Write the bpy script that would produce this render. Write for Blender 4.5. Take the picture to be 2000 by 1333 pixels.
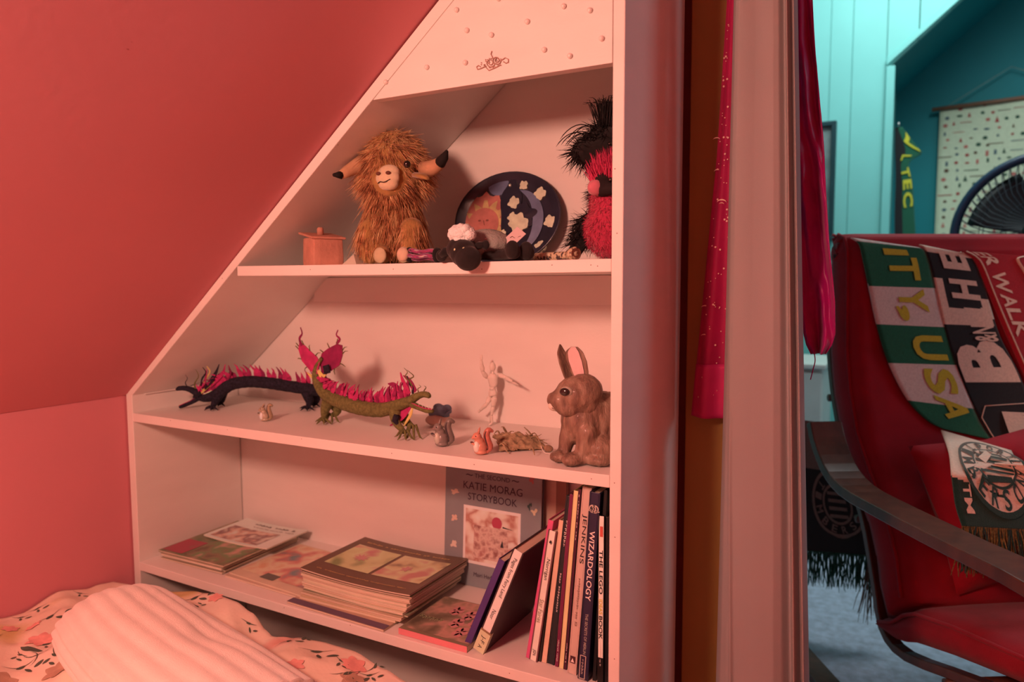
import bpy, bmesh, math, random
import numpy as np
from mathutils import Vector, Matrix, noise
random.seed(7)
for o in list(bpy.data.objects): bpy.data.objects.remove(o)
SC = bpy.context.scene; COL = SC.collection
V = Vector
# ------------------------------------------------------------------ camera
YAW, PITCH, ROLL, FPX = math.radians(28.4), math.radians(4.59), math.radians(-.19), 1412.0
FW = V((-math.sin(YAW)*math.cos(PITCH), math.cos(YAW)*math.cos(PITCH), -math.sin(PITCH)))
_rt = V((math.cos(YAW), math.sin(YAW), 0)); _up = _rt.cross(FW)
CR = _rt*math.cos(ROLL)+_up*math.sin(ROLL); CU = -_rt*math.sin(ROLL)+_up*math.cos(ROLL)
CAM = V((0, 0, 1.0))
cd = bpy.data.cameras.new('camera'); cam = bpy.data.objects.new('camera', cd); COL.objects.link(cam)
cam.matrix_world = Matrix(((CR.x, CU.x, -FW.x, CAM.x), (CR.y, CU.y, -FW.y, CAM.y), (CR.z, CU.z, -FW.z, CAM.z), (0, 0, 0, 1)))
cd.sensor_width = 36; cd.lens = FPX/2000*36; cd.clip_start = .02
cd.dof.use_dof = True; cd.dof.focus_distance = 1.2; cd.dof.aperture_fstop = 3.2
SC.camera = cam
SC.view_settings.view_transform = 'Standard'; SC.view_settings.look = 'None'; SC.view_settings.gamma = 1
SC.view_settings.use_curve_mapping = False; SC.view_settings.exposure = 0
# ------------------------------------------------------------------ world and lights
W = bpy.data.worlds.new('world'); SC.world = W; W.use_nodes = True
W.node_tree.nodes['Background'].inputs[0].default_value = (.6, .7, .8, 1)
W.node_tree.nodes['Background'].inputs[1].default_value = .05
LAMP = (1.0, .455, .325)
def light(name, kind, loc, power, col, target=None, **kw):
    d = bpy.data.lights.new(name, kind); o = bpy.data.objects.new(name, d); COL.objects.link(o)
    o.location = loc; d.energy = power; d.color = col
    for k, v in kw.items(): setattr(d, k, v)
    if target is not None: o.rotation_euler = (V(target)-V(loc)).to_track_quat('-Z', 'Y').to_euler()
    return o
light('bedside_lamp_light', 'POINT', (-.655, -.26, 1.365), 62, LAMP, shadow_soft_size=.09)
light('skylight', 'AREA', (.1, 2.75, 2.62), 28, (.86, .97, .96), target=(-.15, 3.5, 1.2), shape='RECTANGLE', size=1.0, size_y=.6)
light('side_window_light', 'AREA', (1.75, 2.2, 1.5), 5.5, (.8, .93, 1.0), target=(0, 2.2, .7), shape='RECTANGLE', size=.8, size_y=.9)
# ------------------------------------------------------------------ geometry helpers
def ray(px, py): return FW + CR*((px-1000)/FPX) + CU*((666.5-py)/FPX)
def PY(px, py, y): d = ray(px, py); return CAM + d*(y/d.y)
def PZ(px, py, z): d = ray(px, py); return CAM + d*((z-CAM.z)/d.z)
def PX(px, py, x): d = ray(px, py); return CAM + d*(x/d.x)
def lin(c): c /= 255; return c/12.92 if c <= .04045 else ((c+.055)/1.055)**2.4
def S(r, g, b): return (lin(r), lin(g), lin(b))
LW = (1.19, .41, .285)          # what a perfect white looks like under the bedside lamp
def T(r, g, b): return tuple(min(.92, lin(c)/l) for c, l in zip((r, g, b), LW))

def mat(name, col, rough=.6, var=.12, scale=30, bump=.0, bscale=200, sheen=0, metal=0, ramp=None, rscale=12, trans=0, stretch=None, detail=3, clear=0, emit=None):
    m = bpy.data.materials.new(name); m.use_nodes = True
    nt = m.node_tree; N = nt.nodes; L = nt.links; b = N['Principled BSDF']
    tc = N.new('ShaderNodeTexCoord'); mp = N.new('ShaderNodeMapping'); L.new(tc.outputs['Object'], mp.inputs[0])
    if stretch: mp.inputs['Scale'].default_value = stretch
    n = N.new('ShaderNodeTexNoise'); n.inputs['Scale'].default_value = rscale if ramp else scale; n.inputs['Detail'].default_value = detail
    L.new(mp.outputs[0], n.inputs['Vector'])
    r = N.new('ShaderNodeValToRGB'); L.new(n.outputs['Fac'], r.inputs[0])
    if ramp:
        els = r.color_ramp.elements
        r.color_ramp.interpolation = 'LINEAR'
        els[0].position = ramp[0][0]; els[0].color = (*ramp[0][1], 1)
        els[1].position = ramp[-1][0]; els[1].color = (*ramp[-1][1], 1)
        for p, c in ramp[1:-1]:
            e = els.new(p); e.color = (*c, 1)
    else:
        r.color_ramp.elements[0].position = .3; r.color_ramp.elements[1].position = .7
        r.color_ramp.elements[0].color = (*[max(0, c*(1-var)) for c in col], 1)
        r.color_ramp.elements[1].color = (*[min(.95, c*(1+var)) for c in col], 1)
    L.new(r.outputs[0], b.inputs['Base Color'])
    b.inputs['Roughness'].default_value = rough; b.inputs['Metallic'].default_value = metal
    b.inputs['Specular IOR Level'].default_value = .35
    if sheen:
        b.inputs['Sheen Weight'].default_value = sheen; b.inputs['Sheen Roughness'].default_value = .5
    if clear: b.inputs['Coat Weight'].default_value = clear; b.inputs['Coat Roughness'].default_value = .15
    if bump:
        n2 = N.new('ShaderNodeTexNoise'); n2.inputs['Scale'].default_value = bscale; n2.inputs['Detail'].default_value = 4
        L.new(mp.outputs[0], n2.inputs['Vector'])
        bp = N.new('ShaderNodeBump'); bp.inputs['Strength'].default_value = bump; bp.inputs['Distance'].default_value = .002
        L.new(n2.outputs['Fac'], bp.inputs['Height']); L.new(bp.outputs[0], b.inputs['Normal'])
    if trans:
        t = N.new('ShaderNodeBsdfTranslucent'); L.new(r.outputs[0], t.inputs[0])
        mx = N.new('ShaderNodeMixShader'); mx.inputs[0].default_value = trans
        L.new(b.outputs[0], mx.inputs[1]); L.new(t.outputs[0], mx.inputs[2]); L.new(mx.outputs[0], N['Material Output'].inputs[0])
    return m

class MB:
    def __init__(s): s.v = []; s.f = []; s.m = []; s.sm = []
    def add(s, vs, fs, mi=0, smooth=False):
        o = len(s.v); s.v += [V(p) for p in vs]
        for f in fs: s.f.append(tuple(i+o for i in f)); s.m.append(mi); s.sm.append(smooth)
        return s
    def hexa(s, p, mi=0):   # 8 corners: bottom 4 ccw, top 4 ccw
        return s.add(p, [(3, 2, 1, 0), (4, 5, 6, 7), (0, 1, 5, 4), (1, 2, 6, 5), (2, 3, 7, 6), (3, 0, 4, 7)], mi)
    def box(s, a, b, mi=0):
        x0, y0, z0 = a; x1, y1, z1 = b
        return s.hexa([(x0, y0, z0), (x1, y0, z0), (x1, y1, z0), (x0, y1, z0), (x0, y0, z1), (x1, y0, z1), (x1, y1, z1), (x0, y1, z1)], mi)
    def obox(s, c, ax, ay, az, mi=0):   # centre + three half axes
        c, ax, ay, az = V(c), V(ax), V(ay), V(az)
        return s.hexa([c-ax-ay-az, c+ax-ay-az, c+ax+ay-az, c-ax+ay-az, c-ax-ay+az, c+ax-ay+az, c+ax+ay+az, c-ax+ay+az], mi)
    def prism(s, pts, d, mi=0):         # polygon extruded by vector d
        n = len(pts); d = V(d); P = [V(p) for p in pts]
        fs = [tuple(range(n)), tuple(range(2*n-1, n-1, -1))]+[(i, i+n, (i+1) % n+n, (i+1) % n) for i in range(n)]
        return s.add(P+[p+d for p in P], fs, mi)
    def tube(s, pts, rad, n=8, mi=0, cap=True, flat=None):
        P = [V(p) for p in pts]; k = len(P)
        R = rad if hasattr(rad, '__len__') else [rad]*k
        vs = []; fs = []
        up = V((0, 0, 1)); last = None
        for i in range(k):
            t = (P[min(i+1, k-1)]-P[max(i-1, 0)]).normalized()
            if last is None:
                a = t.cross(up)
                if a.length < .1: a = t.cross(V((0, 1, 0)))
            else: a = last - t*last.dot(t)
            a.normalize(); last = a; b = t.cross(a)
            for j in range(n):
                q = 2*math.pi*j/n; w = 1 if flat is None else flat
                vs.append(P[i]+a*math.cos(q)*R[i]+b*math.sin(q)*R[i]*w)
        for i in range(k-1):
            for j in range(n):
                fs.append((i*n+j, i*n+(j+1) % n, (i+1)*n+(j+1) % n, (i+1)*n+j))
        if cap: fs += [tuple(range(n-1, -1, -1)), tuple(range((k-1)*n, k*n))]
        return s.add(vs, fs, mi, True)
    def ell(s, c, r, nu=14, nv=9, M=None, mi=0):
        c = V(c); vs = []; fs = []
        if not hasattr(r, '__len__'): r = (r, r, r)
        for i in range(nv+1):
            th = math.pi*i/nv
            for j in range(nu):
                ph = 2*math.pi*j/nu
                p = V((r[0]*math.sin(th)*math.cos(ph), r[1]*math.sin(th)*math.sin(ph), r[2]*math.cos(th)))
                if M is not None: p = M @ p
                vs.append(c+p)
        for i in range(nv):
            for j in range(nu): fs.append((i*nu+j, (i+1)*nu+j, (i+1)*nu+(j+1) % nu, i*nu+(j+1) % nu))
        return s.add(vs, fs, mi, True)
    def grid(s, fn, nu, nv, mi=0, smooth=True, mfn=None, th=0):
        vs = [V(fn(i/nu, j/nv)) for j in range(nv+1) for i in range(nu+1)]
        o = len(s.v); w = nu+1
        def both(vs, rev):
            fs = []; ms = []
            for j in range(nv):
                for i in range(nu):
                    q = (j*w+i, j*w+i+1, (j+1)*w+i+1, (j+1)*w+i); fs.append(q[::-1] if rev else q)
                    ms.append(mfn((i+.5)/nu, (j+.5)/nv) if mfn else mi)
            oo = len(s.v); s.v += vs
            for f, m_ in zip(fs, ms): s.f.append(tuple(k+oo for k in f)); s.m.append(m_); s.sm.append(smooth)
            return oo
        a = both(vs, False)
        if th:
            nrm = []
            for j in range(nv+1):
                for i in range(nu+1):
                    du = vs[j*w+min(i+1, nu)]-vs[j*w+max(i-1, 0)]; dv = vs[min(j+1, nv)*w+i]-vs[max(j-1, 0)*w+i]
                    n_ = du.cross(dv); nrm.append(n_.normalized() if n_.length > 1e-12 else V((0, 0, 1)))
            b = both([p-n_*th for p, n_ in zip(vs, nrm)], True)
            rim = [j*w for j in range(nv+1)]; 
            loops = [[(j*w, (j+1)*w) for j in range(nv)], [((j+1)*w+nu, j*w+nu) for j in range(nv)], [(i+1, i) for i in range(nu)], [(nv*w+i, nv*w+i+1) for i in range(nu)]]
            for lp in loops:
                for p, q in lp:
                    s.f.append((a+p, a+q, b+q, b+p)); s.m.append(mfn(.5, .5) if mfn and False else s.m[a] if False else (mfn(min(.99, (p % w)/nu), min(.99, (p//w)/nv)) if mfn else mi)); s.sm.append(False)
        return s
    def build(s, name, mats, parent=None, loc=None):
        me = bpy.data.meshes.new(name)
        if parent is not None: base = V(parent['_base'])
        elif loc is not None: base = V(loc)
        else:
            xs = [p.x for p in s.v]; ys = [p.y for p in s.v]; zs = [p.z for p in s.v]
            base = V(((min(xs)+max(xs))/2, (min(ys)+max(ys))/2, min(zs)))
        me.from_pydata([tuple(p-base) for p in s.v], [], s.f)
        if not isinstance(mats, (list, tuple)): mats = [mats]
        for m_ in mats: me.materials.append(m_)
        me.polygons.foreach_set('material_index', s.m); me.polygons.foreach_set('use_smooth', s.sm)
        me.update()
        o = bpy.data.objects.new(name, me); COL.objects.link(o)
        if parent is not None: o.parent = parent; o['_base'] = tuple(base)
        else: o.location = base; o['_base'] = tuple(base)
        return o
def empty(name, loc, label, cat, group=None):
    o = bpy.data.objects.new(name, None); COL.objects.link(o); o.location = loc; o['_base'] = tuple(loc); o.empty_display_size = .03
    return tag(o, label, cat, group)
def tag(o, label, cat=None, group=None, kind=None):
    if label: o['label'] = label
    if cat: o['category'] = cat
    if group: o['group'] = group
    if kind: o['kind'] = kind
    return o
def struct(name, mb, m, parent=None):
    o = mb.build(name, m, parent)
    if parent is None: o['kind'] = 'structure'
    return o
def blob(name, items, m, parent=None, vox=.003, it=6, base=None, disp=None):
    """one continuous body grown from overlapping ellipsoids and tapering limbs"""
    mb = MB()
    for t in items:
        if t[0] == 'e': mb.ell(t[1], t[2], 16, 10, M=t[3] if len(t) > 3 else None)
        else:
            p0, p1, r0, r1 = t[1:5]; p0 = V(p0); p1 = V(p1); k = 5
            mb.tube([p0.lerp(p1, i/k) for i in range(k+1)], [r0+(r1-r0)*i/k for i in range(k+1)], 10)
            mb.ell(p0, r0, 12, 8); mb.ell(p1, r1, 12, 8)
    o = mb.build(name, m, parent, loc=base)
    rm = o.modifiers.new('r', 'REMESH'); rm.mode = 'VOXEL'; rm.voxel_size = vox; rm.use_smooth_shade = True
    sm = o.modifiers.new('s', 'SMOOTH'); sm.factor = .5; sm.iterations = it
    dg = bpy.context.evaluated_depsgraph_get(); me = bpy.data.meshes.new_from_object(o.evaluated_get(dg))
    o.modifiers.clear(); old = o.data; o.data = me; bpy.data.meshes.remove(old)
    if disp:
        b0 = V(o['_base'])
        nn = [v.normal.copy() for v in me.vertices]
        for v, n_ in zip(me.vertices, nn): v.co += n_*disp(v.co+b0)
    for p in me.polygons: p.use_smooth = True
    return o
def fur(name, o, m, parent, n, length, width, grav=.6, out=.5, curl=.25, seg=4, keep=None, seed=1, dirfn=None, lenfn=None):
    """hair strands rooted on the surface of o"""
    rnd = random.Random(seed); me = o.data; b0 = V(o['_base'])
    pol = list(me.polygons); cum = []; a = 0
    for p in pol: a += p.area; cum.append(a)
    import bisect
    mb = MB(); vs = []; fs = []
    tries = 0; cnt = 0
    while cnt < n and tries < n*4:
        tries += 1
        p = pol[min(len(pol)-1, bisect.bisect(cum, rnd.random()*a))]
        k = [me.vertices[i].co for i in p.vertices]
        w = [rnd.random() for _ in k]; sw = sum(w); c = V((0, 0, 0))
        for q, x in zip(k, w): c += q*(x/sw)
        c += b0; nr = p.normal.copy()
        if keep and not keep(c, nr): continue
        cnt += 1
        L_ = length*(.6+.7*rnd.random())*(lenfn(c) if lenfn else 1)
        d = (nr*out + V((0, 0, -grav)) + V((rnd.gauss(0, curl), rnd.gauss(0, curl), rnd.gauss(0, curl))))
        if dirfn: d += dirfn(c)
        d.normalize()
        side = d.cross(V((rnd.gauss(0, 1), rnd.gauss(0, 1), rnd.gauss(0, 1)))).normalized()
        bend = V((rnd.gauss(0, curl), rnd.gauss(0, curl), -grav*.4))
        o_ = len(vs); P = c.copy()
        for i in range(seg+1):
            t = i/seg; ww = width*(1-t*.85)
            vs += [P-side*ww, P+side*ww]
            if i: fs.append((o_+2*i-2, o_+2*i-1, o_+2*i+1, o_+2*i))
            d = (d+bend*(.7/seg)).normalized(); P = P+d*(L_/seg)
    mb.add(vs, fs, 0, True)
    r = mb.build(name, m, parent); r['kind'] = 'stuff'
    return r
_tc = {}
def text_geo(s, bold=0.0):
    k = (s, bold)
    if k in _tc: return _tc[k]
    if s[0] == '#':       # print too small to read: a row of letter-like marks
        n = int(s[1:]); vs = []; fs = []; q = random.Random(n)
        for i in range(n):
            if q.random() < .14: continue
            x0 = -.5+i/n; x1 = x0+.68/n; lo, hi = -.42+.3*q.random(), .42-.3*q.random()
            for a, b, c_, d in ((x0, x0+.22/n, lo, hi), (x1-.2/n, x1, lo+.2*q.random(), hi-.2*q.random()), (x0, x1, 0, .12)):
                o_ = len(vs); vs += [(a, c_), (b, c_), (b, d), (a, d)]; fs.append((o_, o_+1, o_+2, o_+3))
        _tc[k] = (vs, fs); return _tc[k]
    c = bpy.data.curves.new('t', 'FONT'); c.body = s; c.size = 1; c.align_x = 'CENTER'; c.align_y = 'CENTER'; c.offset = bold; c.resolution_u = 3
    o = bpy.data.objects.new('t', c); COL.objects.link(o)
    dg = bpy.context.evaluated_depsgraph_get(); me = bpy.data.meshes.new_from_object(o.evaluated_get(dg))
    vs = [tuple(v.co) for v in me.vertices]; fs = [tuple(p.vertices) for p in me.polygons]
    bpy.data.objects.remove(o); bpy.data.curves.remove(c); bpy.data.meshes.remove(me)
    if vs:
        xs = [v[0] for v in vs]; ys = [v[1] for v in vs]
        cx, cy, w, h = (min(xs)+max(xs))/2, (min(ys)+max(ys))/2, max(xs)-min(xs), max(ys)-min(ys)
        vs = [((v[0]-cx)/w, (v[1]-cy)/h) for v in vs]     # both in -.5...5
    _tc[k] = (vs, fs); return _tc[k]
def put_text(mb, s, c, X, Y, bold=0.0, mi=0):
    """text centred at c, X = full-width vector, Y = full-height vector"""
    vs, fs = text_geo(s, bold); c, X, Y = V(c), V(X), V(Y)
    mb.add([c+X*a+Y*b for a, b in vs], fs, mi)
def put_text_fn(mb, s, fn, bold=0.0, mi=0, sub=1):
    vs, fs = text_geo(s, bold)
    bm = bmesh.new(); B = [bm.verts.new((a, b, 0)) for a, b in vs]
    for f in fs:
        try: bm.faces.new([B[i] for i in f])
        except ValueError: pass
    bmesh.ops.triangulate(bm, faces=bm.faces[:])
    for _ in range(sub): bmesh.ops.subdivide_edges(bm, edges=[e for e in bm.edges if e.calc_length() > .04], cuts=1, use_grid_fill=False)
    bmesh.ops.triangulate(bm, faces=bm.faces[:])
    bm.verts.index_update()
    mb.add([fn(v.co.x, v.co.y) for v in bm.verts], [tuple(v.index for v in f.verts) for f in bm.faces], mi); bm.free()
def disc(mb, c, X, Y, n=18, mi=0, r0=0.0, fn=None):
    c, X, Y = V(c), V(X), V(Y); vs = []; fs = []
    for i in range(n):
        a = 2*math.pi*i/n; k = fn(a) if fn else 1
        vs.append(c+X*math.cos(a)*k+Y*math.sin(a)*k)
        if r0: vs.append(c+X*math.cos(a)*r0+Y*math.sin(a)*r0)
    if r0: fs = [(2*i, 2*((i+1) % n), 2*((i+1) % n)+1, 2*i+1) for i in range(n)]
    else: vs.append(c); fs = [(i, (i+1) % n, n) for i in range(n)]
    mb.add(vs, fs, mi)
def bevel(o, w=.001, seg=2):
    b = o.modifiers.new('bevel', 'BEVEL'); b.width = w; b.segments = seg; b.limit_method = 'ANGLE'; b.angle_limit = math.radians(40)
    return o
# ------------------------------------------------------------------ materials
M = {}
M['pink'] = mat('pink_wall_paint', S(208, 132, 142), .75, .03, 3, bump=.15, bscale=60)
M['white'] = mat('white_board_paint', (.80, .79, .76), .5, .03, 6, bump=.12, bscale=90, stretch=(1, 1, 3))
M['orange'] = mat('ochre_casing_paint', T(172, 84, 34), .55, .05, 5)
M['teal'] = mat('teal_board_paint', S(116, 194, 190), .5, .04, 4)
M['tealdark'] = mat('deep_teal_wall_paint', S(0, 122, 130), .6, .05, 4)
M['carpet'] = mat('blue_grey_carpet', S(176, 186, 208), .95, .22, 40, bump=.9, bscale=260, sheen=.4)
M['floorw'] = mat('wood_floor', S(150, 110, 80), .6, .2, 10)
# ------------------------------------------------------------------ structure
def slope_x(z): return -1.516+1.2196*(z-.761)      # outer face of the bookcase's slanted side = roof slope
XW = -1.528
mb = MB(); mb.box((XW-.05, -1.6, 0), (XW, 1.33, .752)); struct('wall_left', mb, M['pink'])
mb = MB(); zt = 2.3; a, b = XW+.002, slope_x(zt)-.012
mb.prism([(a, -1.6, .752), (b, -1.6, zt), (b-.08, -1.6, zt+.04), (a-.08, -1.6, .79)], (0, 2.93, 0)); struct('ceiling', mb, M['pink'])
mb = MB(); mb.box((b-.1, -1.6, 2.3), (1.7, 1.33, 2.35)); struct('ceiling', mb, M['pink'])
mb = MB(); mb.box((1.65, -1.6, 0), (1.7, 1.33, 2.3)); struct('wall_right', mb, M['pink'])
mb = MB(); mb.box((-1.6, -1.65, 0), (1.7, -1.6, 2.35)); struct('wall_rear', mb, M['pink'])
mb = MB(); mb.box((-1.6, 1.345, 0), (-.42, 1.44, 2.9)); mb.box((-.42, 1.42, 0), (-.3525, 1.44, 2.9)); mb.box((-.3525, 1.345, 0), (-.252, 1.44, 2.9)); mb.box((.75, 1.345, 0), (1.7, 1.44, 2.9)); mb.box((-.252, 1.345, 2.05), (.75, 1.44, 2.9)); struct('wall_back', mb, M['pink'])
mb = MB(); mb.box((-.35, 1.325, 0), (-.245, 1.344, 2.12)); bevel(struct('trim_1', mb, M['orange']), .002)
mb = MB(); mb.box((-1.6, -1.65, -.05), (1.7, 1.40, 0)); struct('floor', mb, M['floorw'])
mb = MB(); mb.box((-1.6, 1.40, -.05), (2.1, 4.4, .002)); struct('floor', mb, M['carpet'])
chipm = mat('bare_plaster_chip', S(236, 190, 170), .9, .1, 60); scum = mat('scuff_mark', S(130, 60, 60), .9, .1, 60)
ceil_ = bpy.data.objects['ceiling']
for px, py, m_, w_ in ((245, 92, scum, .006), (253, 78, scum, .005), (416, 292, scum, .003), (70, 288, chipm, .004), (530, 108, chipm, .003), (340, 482, chipm, .004), (175, 600, chipm, .003)):
    d = ray(px, py); t = 0.5
    for _ in range(30):      # walk out to the roof slope
        p = CAM+d*t; t += (p.x-(slope_x(p.z)-.012))*.8
    mb = MB(); mb.ell(p+V((.001, 0, -.001)), (w_, w_*.5, w_*.6), 8, 5, M=Matrix.Rotation(.6, 3, 'Y') @ Matrix.Diagonal((1, 1, .12))); o_ = mb.build('paint_chip', m_, ceil_)
# far room: boarded wall (each board a piece), alcove with sloped head
fw = MB(); fw.box((-1.6, 3.605, 0), (-.10, 3.66, 2.75)); far = struct('wall_far', fw, M['teal'])
edges = [-1.6, -1.35, -1.1, -.88, -.66, -.50, -.325, -.235, -.10]
for i in range(len(edges)-1):
    q = MB(); q.box((edges[i]+.0008, 3.594, .0), (edges[i+1]-.0008, 3.606, 2.75)); bevel(q.build('board', M['teal'], far), .002)
# above the alcove head: boards cut along the slope
def head_z(x): return 1.93+(x+.085)*.90
ex = [-.10, .02, .14, .30, .46, .62, .80]
for i in range(len(ex)-1):
    a, b = ex[i]+.002, ex[i+1]-.002
    q = MB(); q.prism([(a, 3.594, head_z(a)), (b, 3.594, min(2.74, head_z(b))), (b, 3.594, 2.75), (a, 3.594, 2.75)], (0, .03, 0)); q.build('board', M['teal'], far)
mb = MB(); mb.box((-.10, 3.575, 0), (-.065, 3.63, 1.925)); bevel(struct('trim_2', mb, M['teal']), .004)
mb = MB(); mb.prism([(-.10, 3.575, 1.925), (.80, 3.575, head_z(.80)-.01), (.80, 3.575, head_z(.80)+.035), (-.10, 3.575, 1.955)], (0, .055, 0)); bevel(struct('trim_3', mb, M['teal']), .004)
mb = MB(); mb.box((-.11, 3.63, 0), (-.07, 4.35, 1.93)); struct('wall_alcove_side', mb, M['teal'])
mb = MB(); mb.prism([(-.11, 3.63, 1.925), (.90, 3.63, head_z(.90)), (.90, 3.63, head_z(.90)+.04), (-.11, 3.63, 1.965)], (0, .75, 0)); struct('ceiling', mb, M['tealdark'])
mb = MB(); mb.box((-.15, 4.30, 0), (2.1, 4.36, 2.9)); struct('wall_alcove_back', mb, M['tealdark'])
mb = MB(); mb.box((2.05, 1.44, 0), (2.1, 4.3, 2.9)); struct('wall_far_right', mb, M['teal'])
mb = MB(); mb.box((-1.65, 1.44, 0), (-1.6, 3.7, 2.9)); struct('wall_far_left', mb, M['teal'])
mb = MB(); mb.box((-1.6, 1.44, 2.75), (2.1, 4.3, 2.8)); struct('ceiling', mb, mat('far_ceiling_paint', S(220, 232, 230), .7, .02, 4))

# ------------------------------------------------------------------ bookcase
YF, YB = 1.0, 1.295
ZS1, ZS2, ZS3, TH = 1.035, .7135, .3715, .0193
XR0, XR1 = -.376, -.358
def sin_x(z): return -1.198+1.234*(z-1)
def sag(x, x0, k): 
    u = (x-x0)/(XR0-x0)*2-1
    return -k*(1-u*u) if abs(u) < 1 else 0
def zs1(x): return ZS1+sag(x, -1.16, .001)
def zs2(x): return ZS2+sag(x, -1.503, .003)
def zs3(x): return ZS3+sag(x, -1.503, .004)
bc = empty('bookcase', (-.93, 1.15, 0), 'built-in white painted bookcase with a slanted left side under the roof slope', 'bookcase')
mb = MB(); mb.box((XR0, YF, 0), (XR1, 1.310, 1.66)); bevel(mb.build('side_panel', M['white'], bc), .0015)
mb = MB(); mb.box((-1.524, YF, 0), (-1.503, YB-.0025, .755)); bevel(mb.build('side_panel', M['white'], bc), .0015)
mb = MB(); z0, z1 = .7535, 1.655
mb.prism([(sin_x(z0), YF, z0), (slope_x(.761)-.006, YF, .755), (slope_x(z1)-.001, YF, z1), (sin_x(z1), YF, z1)], (0, YB-YF-.002, 0)); bevel(mb.build('slanted_side_panel', M['white'], bc), .0015)
def board(name, x0, zfn, y0=YF, y1=YB):
    mb = MB(); n = 24; vs = []; fs = []
    for i in range(n+1):
        x = x0+(XR0-x0)*i/n; z = zfn(x)
        vs += [(x, y0, z-TH), (x, y0, z), (x, y1, z), (x, y1, z-TH)]
    for i in range(n):
        for k in range(4): fs.append((4*i+k, 4*i+(k+1) % 4, 4*i+4+(k+1) % 4, 4*i+4+k))
    mb.add(vs, [f[::-1] for f in fs]+[(0, 1, 2, 3), (4*n+3, 4*n+2, 4*n+1, 4*n)]); return bevel(mb.build(name, M['white'], bc), .001)
board('shelf', sin_x(ZS1)+.0, zs1); board('shelf', -1.503, zs2); board('shelf', -1.503, zs3); board('shelf', -1.503, lambda x: .07)
mb = MB(); mb.prism([(-1.52, YB, 0), (XR0, YB, 0), (XR0, YB, 1.64), (slope_x(1.62), YB, 1.62), (-1.52, YB, .765)], (0, .012, 0)); mb.build('back_panel', M['white'], bc)
mb = MB(); mb.prism([(sin_x(1.313)+.001, YF+.001, 1.313), (XR0-.001, YF+.001, 1.313), (XR0-.001, YF+.001, 1.65), (sin_x(1.65), YF+.001, 1.65)], (0, .019, 0)); bevel(mb.build('fascia_panel', M['white'], bc), .001)
mb = MB(); mb.box((sin_x(.97)+.01, YB-.012, .958), (XR0-.0005, YB-.0003, 1.0145)); bevel(mb.build('batten', M['white'], bc), .001)
mb = MB(); mb.box((-1.502, YF+.03, .752), (-1.4985, YB-.001, .7545)); mb.build('corner_strip', M['white'], bc)
pm = mat('pearl', (.82, .78, .74), .18, .02, 10, clear=.6)
for px, py in ((893, 20), (913, 60), (961, 69), (1031, 43), (1102, 13), (1153, 21), (1176, 76), (1064, 98), (1114, 110), (910, 123), (835, 132), (755, 161), (975, -2)):
    p = PY(px, py, YF+.001); mb = MB(); mb.ell((p.x, YF-.0012, p.z), .0041, 12, 8); mb.build('pearl_stud', pm, bc)
# curled wire ornament stuck on the fascia
mb = MB()
def dec(pts, r=.0007): mb.tube([(lambda q: (q.x, YF-.0008, q.z))(PY(x, y, YF)) for x, y in pts], r, 6)
dec([(958+9*math.cos(a)*(1-a/14), 123+9*math.sin(a)*(1-a/14)) for a in [i*.5 for i in range(22)]])
dec([(970+9*math.cos(a)*(1-a/14), 118+9*math.sin(a)*(1-a/14)) for a in [i*.5 for i in range(22)]])
dec([(948, 130), (940, 134), (933, 136), (931, 131), (935, 128), (939, 131)]); dec([(980, 118), (987, 113), (993, 116), (993, 122), (988, 124), (985, 121)])
dec([(961, 100), (959, 106), (962, 112), (963, 116)]); dec([(945, 127), (955, 138), (967, 133), (978, 127)])
for i in range(34):
    a = i*.37; q = PY(962+22*math.cos(a)*(.4+.6*(i % 3)/2), 123+9*math.sin(a)-6*math.cos(a)*.3, YF); mb.ell((q.x, YF-.001, q.z), .0009, 6, 4)
orn = mb.build('wire_ornament', mat('aged_silver', T(190, 95, 72), .4, .1, 50), bc); orn['label'] = 'curled beaded silver ornament'
nm = mat('old_nail_hole', T(120, 55, 40), .8, .1, 50)
mb = MB()
for px, py in ((660, 283), (606, 527), (768, 526), (1078, 518), (1154, 518), (1167, 520), (941, 526), (333, 822), (444, 840), (589, 858), (765, 886), (926, 908), (1155, 936), (1200, 944), (1201, 330), (995, 1316), (1200, 1288), (684, 1222), (555, 1188), (434, 544), (1205, 456), (1201, 1050)):
    p = PY(px, py, YF); mb.ell((p.x, YF+.0002, p.z), (.0011, .0005, .0009), 8, 5)
mb.build('nail_head', nm, bc)['kind'] = 'stuff'

# ------------------------------------------------------------------ bed, duvet, rolled blanket
def wrinkle(x, y):
    return .014*noise.noise((x*5, y*7, 1))+.010*(1-abs(noise.noise((x*9+y*4, y*9, 4)))*2)+.004*noise.noise((x*26, y*30, 2))
mb = MB(); mb.box((-1.522, -1.2, .10), (-.52, .955, .285)); bevel(mb.build('mattress', mat('mattress_ticking', S(225, 215, 205), .8, .05, 20)), .02)
tag(bpy.data.objects['mattress'], 'pale mattress on the low bed frame under the flowered duvet', 'mattress')
bedf = empty('bed_frame', (-1.02, -.1, 0), 'low wooden bed frame standing along the pink knee wall', 'bed')
wdk = mat('dark_bed_wood', S(96, 62, 42), .5, .2, 8, stretch=(8, 1, 8))
mb = MB(); mb.box((-1.522, -1.21, .04), (-.50, .975, .098)); bevel(mb.build('rail_frame', wdk, bedf), .004)
for x in (-1.48, -.55):
    for y in (-1.17, .93):
        mb = MB(); mb.box((x-.03, y-.03, 0), (x+.03, y+.03, .04)); mb.build('leg', wdk, bedf)
EDGE = [(-1.525, .34), (-1.46, .346), (-1.347, .357), (-1.234, .376), (-1.188, .382), (-1.13, .378), (-1.088, .366), (-1.05, .338), (-1.034, .330), (-.99, .338), (-.955, .345), (-.89, .350), (-.832, .351), (-.764, .336), (-.72, .325), (-.678, .325), (-.60, .315), (-.50, .29), (-.44, .25)]
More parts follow.
